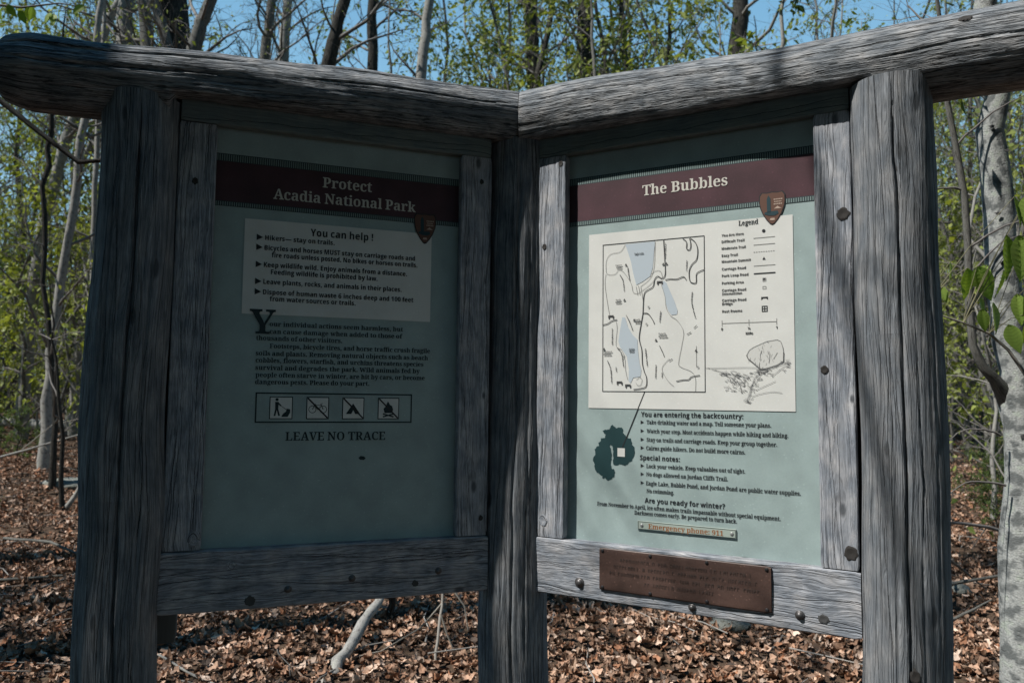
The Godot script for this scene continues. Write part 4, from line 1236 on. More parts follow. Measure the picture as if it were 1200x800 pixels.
	for q in [[2.80, 1.58, -4.30, 0.060], [2.74, 1.66, -4.28, 0.046], [2.68, 1.735, -4.26, 0.032], [2.61, 1.80, -4.25, 0.025], [2.56, 1.92, -4.25, 0.022], [2.55, 2.13, -4.25, 0.021], [2.55, 2.47, -4.25, 0.019], [2.54, 2.76, -4.25, 0.019], [2.50, 3.05, -4.25, 0.017], [2.46, 3.30, -4.25, 0.016], [2.42, 3.70, -4.22, 0.012], [2.36, 4.2, -4.2, 0.008]]:
		lp.append(Vector3(q[0], q[1], q[2]) - beech.position); lr.append(q[3])
	tube(lb, lp, lr, 10, Color.WHITE, 1.0, 0.1)
	for q in [[2.70, 3.16, -4.235, 0.010], [2.775, 3.02, -4.225, 0.009], [2.715, 2.66, -4.23, 0.011], [2.73, 2.38, -4.225, 0.012], [2.79, 2.30, -4.215, 0.010], [2.80, 1.42, -4.20, 0.018], [2.84, 0.95, -4.19, 0.014], [2.79, 0.62, -4.19, 0.012]]:
		var c := Node3D.new()
		beech.add_child(c)
		c.position = Vector3(q[0], q[1], q[2]) - beech.position
		c.rotation.y = -0.35
		knot(c, 0, 0, 0, q[3], 0.7, M.knot_soft)
		flatten(c, beech)
	put("forked_stem", lb.commit(), M.bark_grey, beech)
	var rr := RandomNumberGenerator.new(); rr.seed = 88
	for q in [[2.50, 3.05, 2.95, 3.36], [2.55, 2.47, 2.98, 2.62], [2.53, 2.80, 2.20, 2.66], [2.55, 2.3, 2.85, 2.55], [2.70, 1.42, 2.30, 1.38], [2.72, 1.15, 2.25, 1.05]]:
		var a: Vector3 = Vector3(q[0], q[1], -4.25) - beech.position
		var b: Vector3 = Vector3(q[2], q[3], -4.15) - beech.position
		var tp := []; var tr := []
		var off := Vector3.ZERO
		for s in 11:
			off += wander(rr, 0.008)
			tp.append(a.lerp(b, s / 10.0) + off + Vector3(0, 0.06 * sin(s * 0.31), 0)); tr.append(0.0075 * (1.0 - 0.085 * s))
		var tb := MB.new()
		tube(tb, tp, tr, 5, Color(0.15, 0.14, 0.13))
		put("twig", tb.commit(), M.twig, beech)
	# limb of a tree that stands outside the picture on the left
	hero("forest_tree", "tree with a dark limb reaching in under the left log, trunk outside the picture", M.bark_dark, [[-5.3, 6.2, -5.9, 0.07], [-5.35, 4.4, -6.0, 0.10], [-5.4, 2.4, -6.0, 0.12]], 23, {"from": 0.6, "limbs": 8, "leaf": 0.07, "leaves": 1.4, "span": 1.3, "hue": 0.55})
	var lt: Node3D = get_child(get_child_count() - 1)
	lb = MB.new(); lp = []; lr = []
	for q in [[-5.36, 4.45, -6.0, 0.05], [-5.0, 4.42, -6.0, 0.034], [-4.55, 4.22, -6.00, 0.027], [-4.12, 3.92, -6.00, 0.023], [-3.77, 3.65, -6.00, 0.020], [-3.47, 3.43, -6.00, 0.020], [-3.27, 3.45, -6.00, 0.017], [-3.0, 3.55, -6.0, 0.014], [-2.7, 3.5, -6.0, 0.008]]:
		lp.append(Vector3(q[0], q[1], q[2]) - lt.position); lr.append(q[3])
	tube(lb, lp, lr, 8, Color.WHITE, 1.0, 0.1)
	put("limb", lb.commit(), M.bark_dark, lt)
	var sb := MB.new()
	var sp := []
	for q in [[-5.35, 4.75], [-4.9, 4.78], [-4.4, 4.74], [-4.0, 4.70], [-3.7, 4.74], [-3.45, 4.70]]: sp.append(Vector3(q[0], q[1], -6.0) - lt.position)
	tube(sb, sp, [0.02, 0.016, 0.012, 0.009, 0.006, 0.003], 6, Color(0.14, 0.13, 0.12))
	put("sprig", sb.commit(), M.twig, lt)
	var lshape := pleated_leaf(0.12, 0.062)
	for k in 11:
		var l := put("leaf", lshape, M.young_leaf, lt)
		l.position = Vector3(-4.15 + 0.068 * k + rr.randf_range(-0.03, 0.03), 4.69 + rr.randf_range(-0.02, 0.02), -6.0 + rr.randf_range(-0.05, 0.05)) - lt.position
		l.rotation = Vector3(rr.randf_range(-0.4, 0.4), rr.randf_range(-1.2, 1.2), rr.randf_range(-0.7, 0.7))

	hero("dead_snag", "dead trunk broken off at its top, outside the picture, shading the left post", M.bark_dark, [[-5.91, 9.6, -0.68, 0.15], [-5.91, 6.0, -0.68, 0.19], [-5.91, 2.0, -0.68, 0.22]], 24, {"from": 0.6, "limbs": 7, "leaf": 0.07, "leaves": 0.0, "span": 1.2, "above": 0.0})
	hero("forest_tree", "thin leaning tree outside the picture, its limbs shading the right sign", M.bark_grey, [[-2.3, 10.0, -1.75, 0.016], [-3.2, 7.0, -0.3, 0.022], [-4.2, 4.0, 1.2, 0.032], [-5.1, 1.2, 2.7, 0.045]], 31, {"from": 0.4, "limbs": 16, "leaf": 0.08, "leaves": 0.4, "span": 3.2, "hue": 0.6, "above": 2.0})
	hero("forest_tree", "leafy tree outside the picture shading the leaves behind the right sign", M.bark_grey, [[-3.7, 10.5, -4.1, 0.06], [-3.8, 7.0, -4.1, 0.10], [-4.0, 3.0, -4.1, 0.13]], 41, {"from": 0.5, "limbs": 28, "leaf": 0.12, "leaves": 4.5, "span": 2.3, "hue": 0.5, "above": 1.0})
	hero("forest_tree", "leafy tree outside the picture shading the leaves left of the left post", M.bark_grey, [[-8.6, 10.5, -3.2, 0.06], [-8.7, 7.0, -3.2, 0.10], [-8.8, 3.0, -3.2, 0.13]], 43, {"from": 0.5, "limbs": 20, "leaf": 0.11, "leaves": 3.0, "span": 2.2, "hue": 0.5, "above": 1.0})
	# ---- the thicket behind: grown kinds grown kinds, set out again and again
	var protos := []
	var kinds := [[M.bark_grey, 0.06, 8.5, {"from": 0.15, "limbs": 26, "leaf": 0.09, "leaves": 3.2, "span": 2.0, "hue": 0.75}],
		[M.bark_pale, 0.08, 10.0, {"from": 0.2, "limbs": 26, "leaf": 0.085, "leaves": 2.0, "span": 2.2, "hue": 0.8}],
		[M.bark_dark, 0.09, 11.0, {"from": 0.25, "limbs": 24, "leaf": 0.10, "leaves": 4.0, "span": 2.6, "hue": 0.6}],
		[M.bark_grey, 0.035, 4.5, {"from": 0.08, "limbs": 22, "leaf": 0.10, "leaves": 1.8, "span": 1.4, "hue": 0.95, "sub": 4}],
		[M.bark_grey, 0.05, 9.0, {"from": 0.15, "limbs": 30, "leaf": 0.05, "leaves": 0.3, "span": 2.0, "hue": 0.7}],
		[M.bark_pale, 0.03, 3.6, {"from": 0.06, "limbs": 22, "leaf": 0.06, "leaves": 0.9, "span": 1.3, "hue": 0.75}],
		[M.bark_dark, 0.11, 12.0, {"from": 0.2, "limbs": 30, "leaf": 0.06, "leaves": 0.4, "span": 2.8, "hue": 0.6}],
		[M.bark_dark, 0.05, 3.4, {"from": 0.04, "limbs": 30, "leaf": 0.10, "leaves": 4.0, "span": 1.6, "hue": 0.15, "sub": 4}],
		[M.bark_dark, 0.16, 13.0, {"from": 0.28, "limbs": 56, "leaf": 0.17, "leaves": 6.0, "span": 4.2, "hue": 0.5, "sub": 4, "twigs": 7}]]
	var words := ["slim grey young leafy tree", "pale thin tree with sparse leaves", "dark leafy tree", "low sapling with yellow-green leaves", "bare grey tree of fine twigs", "low almost bare sapling", "dark bare tree", "low dense dark green bush", "tall leafy tree standing outside the picture behind the viewer"]
	var r := RandomNumberGenerator.new(); r.seed = 99
	for k in 9:
		var q: Array = kinds[k]
		var h: float = q[2]
		var o := Node3D.new()
		var pp := []; var pr := []
		for j in 7:
			pp.append(Vector3(r.randf_range(-0.12, 0.12) * j * 0.6, h * j / 6.0 - 0.15, r.randf_range(-0.12, 0.12) * j * 0.6))
			pr.append(q[1] * (1.25 if j == 0 else 1.0 - 0.14 * j))
		q[3]["sides"] = 8
		grow(o, pp, pr, q[0], 500 + k, q[3])
		protos.append(o)
	var spots := []
	for k in 105:                         # crowns seen over the logs
		var d := r.randf_range(13.0, 38.0)
		var x := r.randf_range(-0.80, 0.80) * d
		var ki: int = [0, 1, 2, 4, 6, 0, 1, 4][r.randi() % 8]
		if d < 17.0 and ki in [2, 6]: ki = 4
		spots.append([x, -d, ki])
	for k in 140:                         # the undergrowth beside the posts
		var d := r.randf_range(12.5, 34.0)
		var x := -r.randf_range(0.50, 0.80) * d if k % 2 else r.randf_range(0.52, 0.80) * d
		var ki: int = [3, 5, 5, 0, 4, 3, 1, 7, 4][r.randi() % 9]
		if d < 16.0 and ki == 7: ki = 3
		spots.append([x, -d, ki])
	for q in [[-0.6, -12.5, 0], [0.3, -13.5, 2], [1.0, -12.0, 0], [2.2, -13.0, 0], [2.9, -15.5, 2], [3.4, -12.5, 1], [0.0, -16.5, 2], [-1.4, -15.0, 0], [5.4, -13.0, 1], [2.0, -17.0, 2], [-3.5, -16.0, 4], [-7.4, -16.0, 4], [-4.2, -14.0, 4], [-8.2, -15.0, 4], [6.3, -16.0, 1], [4.4, -17.5, 2], [-2.2, -13.5, 1], [0.6, -11.5, 0], [-0.2, -14.5, 0], [1.7, -14.5, 2], [-0.9, -17.5, 2], [3.0, -18.5, 2], [2.6, -11.5, 0], [-1.8, -18.0, 2], [5.0, -15.0, 0], [6.6, -14.0, 0]]:
		spots.append(q)
	# the two gaps beside the posts, where the thicket is seen down to the ground
	for q in [[-8.4, -13.2, 3], [-9.2, -15.0, 5], [-7.6, -14.6, 0], [-10.5, -17.0, 3], [-12.0, -18.5, 2], [-9.8, -12.8, 5], [-7.2, -12.2, 3], [-11.4, -15.6, 4], [-13.4, -19.5, 3], [-10.9, -20.4, 0],
		[5.2, -8.4, 5], [6.6, -10.4, 3], [7.8, -12.0, 4], [7.2, -12.6, 3], [8.9, -14.2, 5], [9.4, -15.0, 3], [10.5, -16.0, 0], [8.3, -13.4, 1], [11.6, -18.2, 3], [4.7, -7.3, 5]]:
		spots.append(q)
	var names := ["young_tree", "forest_tree", "forest_tree", "sapling", "young_tree", "sapling", "forest_tree", "bush", "forest_tree"]
	for q in [[5.6, -9.2, 7], [6.3, -9.9, 7], [5.0, -8.0, 7], [6.9, -10.8, 7], [7.6, -11.6, 7], [5.9, -8.6, 3], [-7.2, -11.3, 7], [-8.3, -12.4, 7], [-5.4, -8.0, 3], [-9.4, -13.6, 7], [4.3, -6.6, 3]]: spots.append([q[0], q[1], q[2], 0.16 if q[2] == 7 else 0.10])
	# the wood goes on behind the viewer and shades the place from the open sky
	for k in 62:
		var a := r.randf_range(-0.35, PI + 0.35)
		var d := r.randf_range(4.6, 20.0)
		var at := Vector3(cos(a) * d, 0, sin(a) * d)
		if absf(at.x) < -at.z * 0.9 + 1.5: continue
		var along := -at.x * 0.9205 + (at.z + 2.8) * 0.3907      # towards the sun, seen from the kiosk
		var across := at.x * 0.3907 + (at.z + 2.8) * 0.9205
		if along > 0.5 and along < 12.5 and across > -5.4 and across < 5.4: continue
		if along > 0.5 and along < 14.0 and across <= -5.4: continue
		spots.append([at.x, at.z, 8])
	for q in [[-6.6, -0.6, 4], [-8.0, 0.9, 1], [-6.2, 1.5, 4]]: spots.append(q)
	for q in spots:
		var ki: int = q[2]
		var o: Node3D = protos[ki].duplicate()
		o.name = numbered(names[ki])
		add_child(o)
		var side: float = 0.667 + q[0] / -q[1] if q[1] < -3.0 else 9.0        # where it stands as the viewer sees it
		var where := "left of the left post"
		if side > 1.17: where = "right of the right post"
		elif side > 0.667: where = "behind the right sign"
		elif side > 0.145: where = "behind the left sign"
		var far := "far back" if -q[1] > 24.0 else ("halfway back" if -q[1] > 17.0 else "close")
		if q.size() > 3: far = "knee-high seedling"
		var say: String = words[ki] if ki == 8 or q[1] > -3.0 else "%s, %s %s" % [words[ki], far, where]
		if ki != 8 and q[1] > -3.0: say = "sparse tree outside the picture on the sunny side"
		tag(o, say, "tree", say)
		o.position = Vector3(q[0], gh(q[0], q[1]), q[1])
		o.rotation = Vector3(r.randf_range(-0.06, 0.06), r.randf() * TAU, r.randf_range(-0.06, 0.06))
		var s := r.randf_range(0.75, 1.3)
		if q.size() > 3: s = q[3] * r.randf_range(0.8, 1.5)
		o.scale = Vector3(s, s * r.randf_range(0.9, 1.15), s)
	for o in protos: o.free()

# young leaf with pleated veins, stalk at the origin, hanging along -y
func pleated_leaf(ln: float, wd: float) -> ArrayMesh:
	var mb := MB.new()
	var n := 18
	var cols := 4
	for k in n + 1:
		var t := float(k) / n
		var wv := wd * 0.5 * pow(sin(PI * pow(t, 0.9)), 1.0) + 0.0004
		for j in range(-cols, cols + 1):
			var u := float(j) / cols
			var pl := 0.0038 * (1.0 if k % 2 else -1.0) * minf(absf(u) * 2.0, 1.0) * (1.0 - absf(u) * absf(u) * 0.85)
			var y := -t * ln + absf(u) * wv * 0.35
			var z := 0.22 * absf(u) * wv + pl - 0.10 * ln * t * t
			mb.add(Vector3(u * wv, y, z), Vector3.BACK, Vector2(u, t), Color(0.26, 0.37, 0.085) * (0.9 if k % 2 else 1.1))
	var w := cols * 2 + 1
	var nrm := PackedVector3Array()
	nrm.resize(mb.v.size())
	for k in n:
		for j in w - 1:
			var q := k * w + j
			var nn := (mb.v[q + 1] - mb.v[q]).cross(mb.v[q] - mb.v[q + w])
			for e in [q, q + 1, q + w, q + w + 1]: nrm[e] += nn
			mb.quad(q, q + 1, q + w + 1, q + w)
	for k in nrm.size(): mb.n[k] = nrm[k].normalized()
	return mb.commit()

func leafy_twig(called: String, label: String, stem: Array, rads: Array, leaves: Array, sd: int) -> void:
	var o := thing(called, label, "sapling")
	var b: Vector3 = stem[0]
	o.position = b
	var mb := MB.new()
	var p := []
	for q in stem: p.append(q - b)
	tube(mb, p, rads, 7, Color(0.22, 0.20, 0.18))
	put("stem", mb.commit(), M.twig, o)
	var r := RandomNumberGenerator.new(); r.seed = sd
	var shapes := [pleated_leaf(0.145, 0.072), pleated_leaf(0.115, 0.052), pleated_leaf(0.13, 0.060)]
	for q in leaves:
		var l := put("leaf", shapes[r.randi() % 3], M.young_leaf, o)
		l.position = Vector3(q[0], q[1], q[2]) - b
		l.rotation = Vector3(r.randf_range(-0.3, 0.35), q[3] + r.randf_range(-0.4, 0.4), r.randf_range(-0.35, 0.35))
		var s: float = q[4]
		l.scale = Vector3(s, s, s)
		# stalk back to the nearest stem point
		var best: Vector3 = p[1]
		for c in range(1, p.size()):
			if p[c].distance_to(l.position) < best.distance_to(l.position): best = p[c]
		var st := MB.new()
		tube(st, [best, best.lerp(l.position, 0.5) + Vector3(0, 0.02, 0), l.position], [0.0026, 0.002, 0.0014], 4, Color(0.20, 0.19, 0.12))
		put("leaf_stalk", st.commit(), M.twig, o)

func stone(called: String, label: String, at: Vector3, size: Vector3, sd: int, m: Material) -> void:
	var mb := MB.new()
	var ns := FastNoiseLite.new(); ns.seed = sd; ns.frequency = 1.1
	var n := 18
	for k in n + 1:
		var t := PI * k / n
		for j in n * 2 + 1:
			var a := TAU * (j % (n * 2)) / (n * 2)
			var d := Vector3(sin(t) * cos(a), cos(t), sin(t) * sin(a))
			var f := 1.0 + 0.38 * ns.get_noise_3dv(d * 1.3) + 0.12 * ns.get_noise_3dv(d * 5.0)
			mb.add(d * f * size, (d / size).normalized(), Vector2(a, t))
	var w := n * 2 + 1
	for k in n:
		for j in w - 1:
			var q := k * w + j
			mb.quad(q, q + w, q + w + 1, q + 1)
	var o := put(numbered(called), mb.commit(), m, self, at)
	tag(o, label, "rock")

func dead_wood(called: String, label: String, pts: Array, rads: Array, m: Material, twigs := []) -> void:
	var o := thing(called, label, "dead branch")
	var b: Vector3 = pts[0]
	o.position = b
	var mb := MB.new()
	var p := []; var rr := []
	for k in pts.size() - 1:
		for j in 4:
			p.append((pts[k] as Vector3).lerp(pts[k + 1], j / 4.0) - b + wander(rng, rads[k] * 0.35)); rr.append(lerpf(rads[k], rads[k + 1], j / 4.0) * rng.randf_range(0.9, 1.1))
	p.append(pts[-1] - b); rr.append(rads[-1])
	tube(mb, p, rr, 12, Color(0.27, 0.25, 0.22), 1.0, 0.12)
	put("stem", mb.commit(), m, o)
	for t in twigs:
		var tb := MB.new()
		var q := []; var qr := []
		for k in t.size(): q.append(t[k] - b); qr.append(lerpf(0.0065, 0.0025, float(k) / t.size()))
		tube(tb, q, qr, 5, Color(0.24, 0.22, 0.19))
		put("side_twig", tb.commit(), M.twig, o)

func build_details() -> void:
	# sapling with big pleated leaves at the right edge
	leafy_twig("beech_sapling", "sapling with large bright pleated leaves in front of the beech trunk", [Vector3(2.36, -0.1, -3.25), Vector3(2.40, 0.9, -3.28), Vector3(2.33, 1.5, -3.3), Vector3(2.202, 1.738, -3.3), Vector3(2.14, 1.83, -3.3), Vector3(2.06, 1.90, -3.3), Vector3(1.95, 1.945, -3.3), Vector3(1.861, 1.974, -3.3), Vector3(1.80, 2.03, -3.3)], [0.012, 0.011, 0.009, 0.008, 0.007, 0.0055, 0.0045, 0.0035, 0.002],
		[[1.975, 2.185, -3.3, 0.5, 1.0], [2.005, 2.19, -3.28, -0.4, 1.15], [2.085, 2.31, -3.2, 0.35, 1.5], [2.14, 2.31, -3.2, -0.35, 1.55], [2.09, 2.46, -3.15, 0.5, 1.1], [2.15, 2.47, -3.15, -0.3, 1.2], [2.05, 2.03, -3.25, 0.4, 1.1], [2.12, 2.06, -3.2, -0.4, 1.2], [2.18, 2.13, -3.15, 0.1, 1.55], [2.02, 2.06, -3.3, 0.9, 0.8], [1.90, 2.21, -3.3, 0.8, 0.75], [2.20, 2.36, -3.2, 0.5, 1.4], [2.06, 2.20, -3.3, -0.8, 1.0], [1.86, 2.10, -3.3, -0.6, 0.5], [2.20, 2.50, -3.2, 0.2, 1.3], [2.10, 2.17, -3.25, 0.6, 1.0], [2.00, 2.00, -3.25, -0.2, 0.9], [2.16, 1.98, -3.15, 0.4, 1.3], [2.08, 1.93, -3.2, -0.5, 0.9]], 3)
	dead_wood("dead_branch", "pale dead branch leaning up under the left sign rail", [Vector3(-1.02, -0.05, -4.30), Vector3(-0.985, 0.05, -4.45), Vector3(-0.93, 0.155, -4.8), Vector3(-0.86, 0.255, -5.15), Vector3(-0.82, 0.31, -5.3)], [0.038, 0.036, 0.034, 0.030, 0.022], M.bark_pale)
	dead_wood("broken_stub", "short dark broken stub standing behind the pale dead branch", [Vector3(-0.80, 0.02, -5.3), Vector3(-0.795, 0.20, -5.3), Vector3(-0.79, 0.36, -5.3)], [0.030, 0.026, 0.02], M.bark_dark)
	dead_wood("dead_sapling", "thin pale dead sapling with bent twigs beside the centre post", [Vector3(-0.42, -0.05, -4.55), Vector3(-0.425, 0.10, -4.62), Vector3(-0.405, 0.34, -4.75), Vector3(-0.40, 0.6, -4.85), Vector3(-0.36, 1.0, -4.95)], [0.009, 0.0085, 0.008, 0.006, 0.002], M.twig,
		[[Vector3(-0.41, 0.30, -4.72), Vector3(-0.37, 0.19, -4.70), Vector3(-0.31, 0.06, -4.70)], [Vector3(-0.38, 0.38, -4.78), Vector3(-0.53, 0.21, -4.75), Vector3(-0.76, 0.08, -4.72), Vector3(-0.97, 0.05, -4.65)], [Vector3(-0.40, 0.5, -4.8), Vector3(-0.27, 0.34, -4.75), Vector3(-0.245, 0.2, -4.75)]])
	dead_wood("fallen_stick", "straight thin white stick lying beside the left post foot", [Vector3(-2.02, 0.10, -4.55), Vector3(-1.80, 0.05, -4.42), Vector3(-1.55, 0.035, -4.25)], [0.006, 0.007, 0.006], M.bark_pale)
	dead_wood("fallen_log", "pale fallen log lying across the floor far left", [Vector3(-13.5, 1.05, -16.8), Vector3(-10.9, 1.0, -16.2), Vector3(-8.3, 0.95, -15.2), Vector3(-6.6, 0.9, -14.6)], [0.12, 0.115, 0.10, 0.08], M.bark_pale)
	dead_wood("fallen_stick", "short pale stick leaning on the floor beside the left post", [Vector3(-4.95, 0.30, -8.66), Vector3(-4.82, 0.55, -8.7), Vector3(-4.70, 0.95, -8.75)], [0.03, 0.028, 0.022], M.bark_pale)
	dead_wood("fallen_branch", "grey arching dead branch on the floor far left", [Vector3(-6.9, 0.36, -9.2), Vector3(-6.4, 0.75, -9.4), Vector3(-5.8, 0.95, -9.6), Vector3(-5.2, 1.15, -9.8)], [0.018, 0.016, 0.012, 0.006], M.bark_pale, [[Vector3(-6.0, 0.9, -9.5), Vector3(-5.7, 1.2, -9.6), Vector3(-5.3, 1.3, -9.7)], [Vector3(-5.8, 0.95, -9.6), Vector3(-5.6, 0.7, -9.6), Vector3(-5.3, 0.6, -9.7)]])
	for q in [["fallen_branch", "pale bare branch lying right of the right post foot", [2.35, 0.12, -4.9], [2.75, 0.26, -5.3], [3.3, 0.5, -5.9], 0.012], ["fallen_branch", "dark stick lying across the leaves right of the right post", [2.6, 0.2, -5.4], [3.2, 0.32, -5.6], [3.9, 0.36, -5.8], 0.014], ["fallen_branch", "thin grey stick sloping down beside the right post", [2.7, 0.75, -5.2], [3.1, 0.5, -5.5], [3.6, 0.2, -5.9], 0.010], ["fallen_branch", "brown stick on the leaves between right post and beech", [2.5, 0.17, -5.0], [2.9, 0.2, -5.1], [3.2, 0.3, -5.2], 0.010],
		["fallen_stick", "grey stick lying on the leaves left of the left post", [-4.6, 0.27, -7.1], [-4.0, 0.30, -6.8], [-3.5, 0.22, -6.5], 0.012], ["fallen_stick", "dark stick lying farther left in the leaves", [-4.3, 0.16, -5.9], [-3.8, 0.17, -6.0], [-3.2, 0.2, -6.1], 0.012]]:
		dead_wood(q[0], q[1], [Vector3(q[2][0], q[2][1], q[2][2]), Vector3(q[3][0], q[3][1], q[3][2]), Vector3(q[4][0], q[4][1], q[4][2])], [q[5], q[5], q[5] * 0.5], M.bark_grey)
	stone("rock", "small mossy grey rock in the leaves under the bronze plaque", Vector3(1.45, gh(1.45, -5.16) + 0.03, -5.16), Vector3(0.13, 0.055, 0.09), 4, M.stone)
	stone("rock", "flat grey rock in the leaves at the pale leaning tree", Vector3(-5.5, gh(-5.5, -9.7) + 0.02, -9.7), Vector3(0.32, 0.10, 0.2), 8, M.stone)
	stone("rock", "pale small rock half buried right of the right post", Vector3(3.35, gh(3.35, -5.9) + 0.03, -5.9), Vector3(0.12, 0.06, 0.1), 14, M.stone)

func _ready() -> void:
	rng.seed = 2024
	gnoise.seed = 17; gnoise.frequency = 1.0; gnoise.fractal_octaves = 3
	# ---- camera
	var cam := Camera3D.new()
	cam.name = "camera"
	add_child(cam)
	cam.position = Vector3(0, EYE, 0)
	cam.basis = Basis(Vector3.RIGHT, deg_to_rad(4.186)) * Basis(Vector3.BACK, deg_to_rad(0.665))
	var ca := CameraAttributesPhysical.new()        # a wide lens focused on the boards: the wood behind is a little soft
	ca.frustum_focal_length = 27.0
	ca.frustum_focus_distance = 2.6
	ca.frustum_near = 0.05
	ca.frustum_far = 400.0
	ca.exposure_aperture = 4.0
	cam.attributes = ca
	cam.fov = 47.93
	cam.near = 0.05
	cam.far = 400.0
	cam.current = true
	# ---- sky, sun, exposure
	var sm := ProceduralSkyMaterial.new()
	sm.sky_top_color = Color(0.09, 0.41, 0.63)
	sm.sky_horizon_color = Color(0.66, 0.83, 0.90)
	sm.sky_curve = 0.38
	sm.ground_horizon_color = Color(0.30, 0.28, 0.25)
	sm.ground_bottom_color = Color(0.16, 0.13, 0.10)
	sm.sun_angle_max = 0.0
	var sky := Sky.new()
	sky.sky_material = sm
	var env := Environment.new()
	env.background_mode = Environment.BG_SKY
	env.sky = sky
	env.background_energy_multiplier = 1.0
	env.tonemap_mode = Environment.TONE_MAPPER_LINEAR
	env.tonemap_exposure = 1.35
	env.sdfgi_enabled = true
	env.ssao_enabled = true
	env.ssil_enabled = true
	var we := WorldEnvironment.new()
	we.name = "world_environment"
	we.environment = env
	add_child(we)
	var sun := DirectionalLight3D.new()
	sun.name = "sun"
	add_child(sun)
	var az := deg_to_rad(22.0); var el := deg_to_rad(55.0)
	var to_sun := Vector3(-cos(az) * cos(el), sin(el), sin(az) * cos(el))
	sun.look_at_from_position(to_sun * 50.0, Vector3.ZERO, Vector3.UP)
	sun.light_color = Color(1.0, 0.985, 0.96)
	sun.light_energy = 1.6
	sun.light_angular_distance = 0.5
	sun.shadow_enabled = true
	build_materials()
	var fl := build_ground()
	build_kiosk()
	build_trees()
	build_litter(fl)
	build_details()

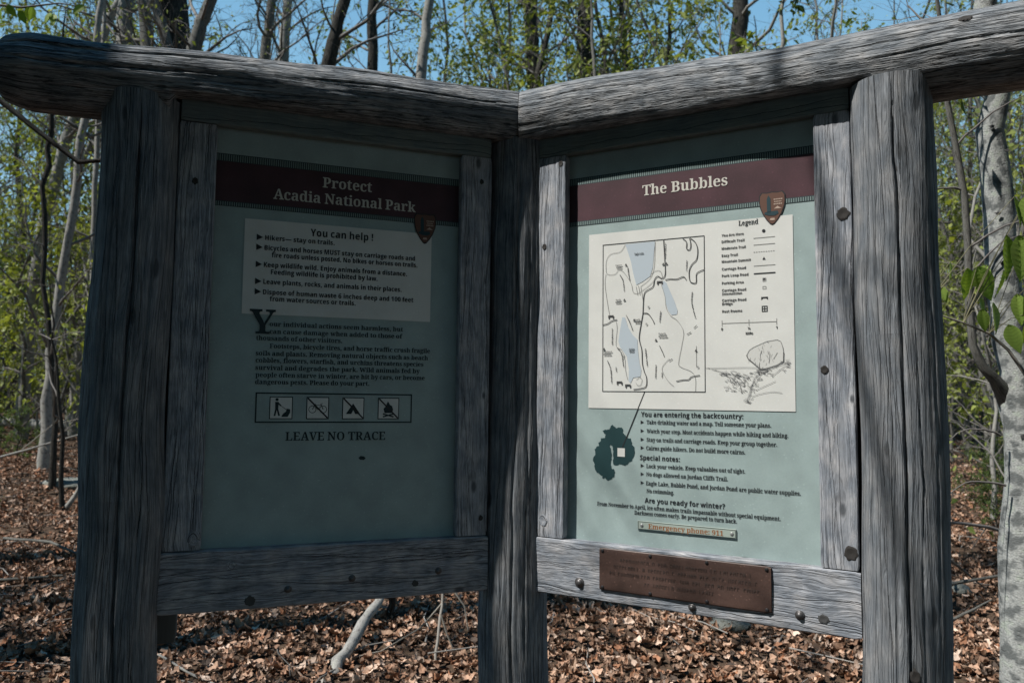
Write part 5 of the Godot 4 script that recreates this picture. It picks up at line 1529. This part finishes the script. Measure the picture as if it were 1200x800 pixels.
func build_materials() -> void:
	var tl := make_wood(100, Color(0.41, 0.425, 0.445).linear_to_srgb(), Color(0.055, 0.060, 0.064).linear_to_srgb(), 120, 0.6, 2)
	var tp := make_wood(200, Color(0.29, 0.305, 0.325).linear_to_srgb(), Color(0.068, 0.073, 0.078).linear_to_srgb(), 90, 0.06, 3)
	var tb := make_wood(300, Color(0.46, 0.48, 0.52).linear_to_srgb(), Color(0.09, 0.098, 0.11).linear_to_srgb(), 70, 0.15, 3)
	M.wood_log = textured(tl, 1.0, 0.8, 0.45)
	M.wood_log2 = textured(tl, 1.0, 0.8, 0.45)
	M.wood_log2.uv1_offset = Vector3(0.3, 0.45, 0)
	M.wood_posts = []
	for k in 3:
		var m := textured(tp, 1.0, [0.62, 0.70, 0.66][k], 0.35)
		m.uv1_offset = Vector3([0.0, 0.41, 0.73][k], [0.0, 0.37, 0.58][k], 0)
		M.wood_posts.append(m)
	M.wood_board = textured(tb, 2.4, 0.8, 0.22)
	M.wood_board2 = textured(tb, 2.4, 0.8, 0.22)
	M.wood_board2.uv1_offset = Vector3(0.37, 0.41, 0)
	M.wood_rail = textured(tb, 2.0, 0.9, 0.3)
	M.wood_rail.uv1_offset = Vector3(0.71, 0.13, 0)
	M.wood_rail2 = textured(tb, 2.0, 0.9, 0.3)
	M.wood_rail2.uv1_offset = Vector3(0.15, 0.63, 0)
	M.wood_back = mat(0.10, 0.10, 0.095, 0.9)
	M.wood_green = textured(make_wood(400, Color(0.20, 0.235, 0.23).linear_to_srgb(), Color(0.10, 0.125, 0.125).linear_to_srgb(), 20, 0.0, 0), 2.0, 0.8, 0.1)
	M.knot = mat(0.035, 0.032, 0.030, 0.8)
	M.knot_soft = mat(0.06, 0.06, 0.06, 0.85)
	M.mark = mat(0.07, 0.07, 0.07, 0.6)
	M.bolt = mat(0.12, 0.115, 0.115, 0.45); M.bolt.metallic = 0.7
	M.green = paint_mat(21, 0.295, 0.37, 0.363, 0.13, 0.5)
	M.maroon = paint_mat(31, 0.060, 0.026, 0.033, 0.28, 0.55)
	M.stripe = mat(0.035, 0.05, 0.055, 0.6)
	M.tick = mat(0.20, 0.27, 0.26, 0.6)
	M.cream = paint_mat(41, 0.62, 0.625, 0.595, 0.05, 0.55)
	M.head_ink = mat(0.55, 0.53, 0.48, 0.6)
	M.ink = mat(0.022, 0.025, 0.028, 0.6)
	M.dark_green = mat(0.020, 0.034, 0.038, 0.6)
	M.slash = mat(0.035, 0.03, 0.032, 0.6)
	M.emblem = mat(0.12, 0.062, 0.045, 0.6)
	M.emblem_tree = mat(0.022, 0.05, 0.06, 0.6)
	M.emblem_pale = mat(0.42, 0.32, 0.26, 0.6)
	M.lake = mat(0.43, 0.49, 0.535, 0.6)
	M.road = mat(0.075, 0.075, 0.075, 0.6)
	M.trail = mat(0.24, 0.24, 0.23, 0.6)
	M.sketch = mat(0.16, 0.16, 0.16, 0.6)
	M.sketch_pale = mat(0.565, 0.568, 0.54, 0.6)
	M.island = mat(0.015, 0.044, 0.048, 0.6)
	M.plate = mat(0.33, 0.38, 0.34, 0.5)
	M.orange = mat(0.26, 0.10, 0.035, 0.6)
	M.screw = mat(0.35, 0.36, 0.35, 0.4); M.screw.metallic = 0.5
	M.bronze = paint_mat(51, 0.066, 0.040, 0.033, 0.5, 0.45)
	M.bronze_dark = mat(0.045, 0.032, 0.028, 0.6)
	M.dark_screw = mat(0.02, 0.02, 0.022, 0.5)
	M.soil = textured(make_bark(700, Color(0.14, 0.09, 0.06).linear_to_srgb(), Color(0.03, 0.022, 0.017).linear_to_srgb(), 0.2, 0.4), 2.0, 2.0, 1.5, 0.95)
	M.litter = vcol(0.75)
	M.leaf = vcol(0.5, 0.9)
	M.young_leaf = vcol(0.45, 0.9)
	M.twig = vcol(0.85)
	M.bark_pale = textured(make_bark(800, Color(0.40, 0.39, 0.36).linear_to_srgb(), Color(0.08, 0.075, 0.068).linear_to_srgb(), 0.0, 0.34), 1.0, 0.8, 0.3, 0.9)
	M.bark_grey = textured(make_bark(820, Color(0.22, 0.215, 0.20).linear_to_srgb(), Color(0.05, 0.048, 0.042).linear_to_srgb(), 0.35, 0.36), 1.0, 0.8, 0.5, 0.9)
	M.bark_dark = textured(make_bark(840, Color(0.11, 0.105, 0.095).linear_to_srgb(), Color(0.025, 0.023, 0.02).linear_to_srgb(), 0.9, 0.36), 1.0, 0.8, 1.2, 0.95)
	M.bark_beech = textured(make_bark(860, Color(0.48, 0.485, 0.46).linear_to_srgb(), Color(0.07, 0.076, 0.076).linear_to_srgb(), 0.06, 0.52, 0.024), 1.0, 0.8, 0.6, 0.85)
	M.stone = textured(make_bark(880, Color(0.26, 0.265, 0.25).linear_to_srgb(), Color(0.08, 0.085, 0.07).linear_to_srgb(), 0.1, 0.42), 0.6, 0.6, 0.4, 0.9)
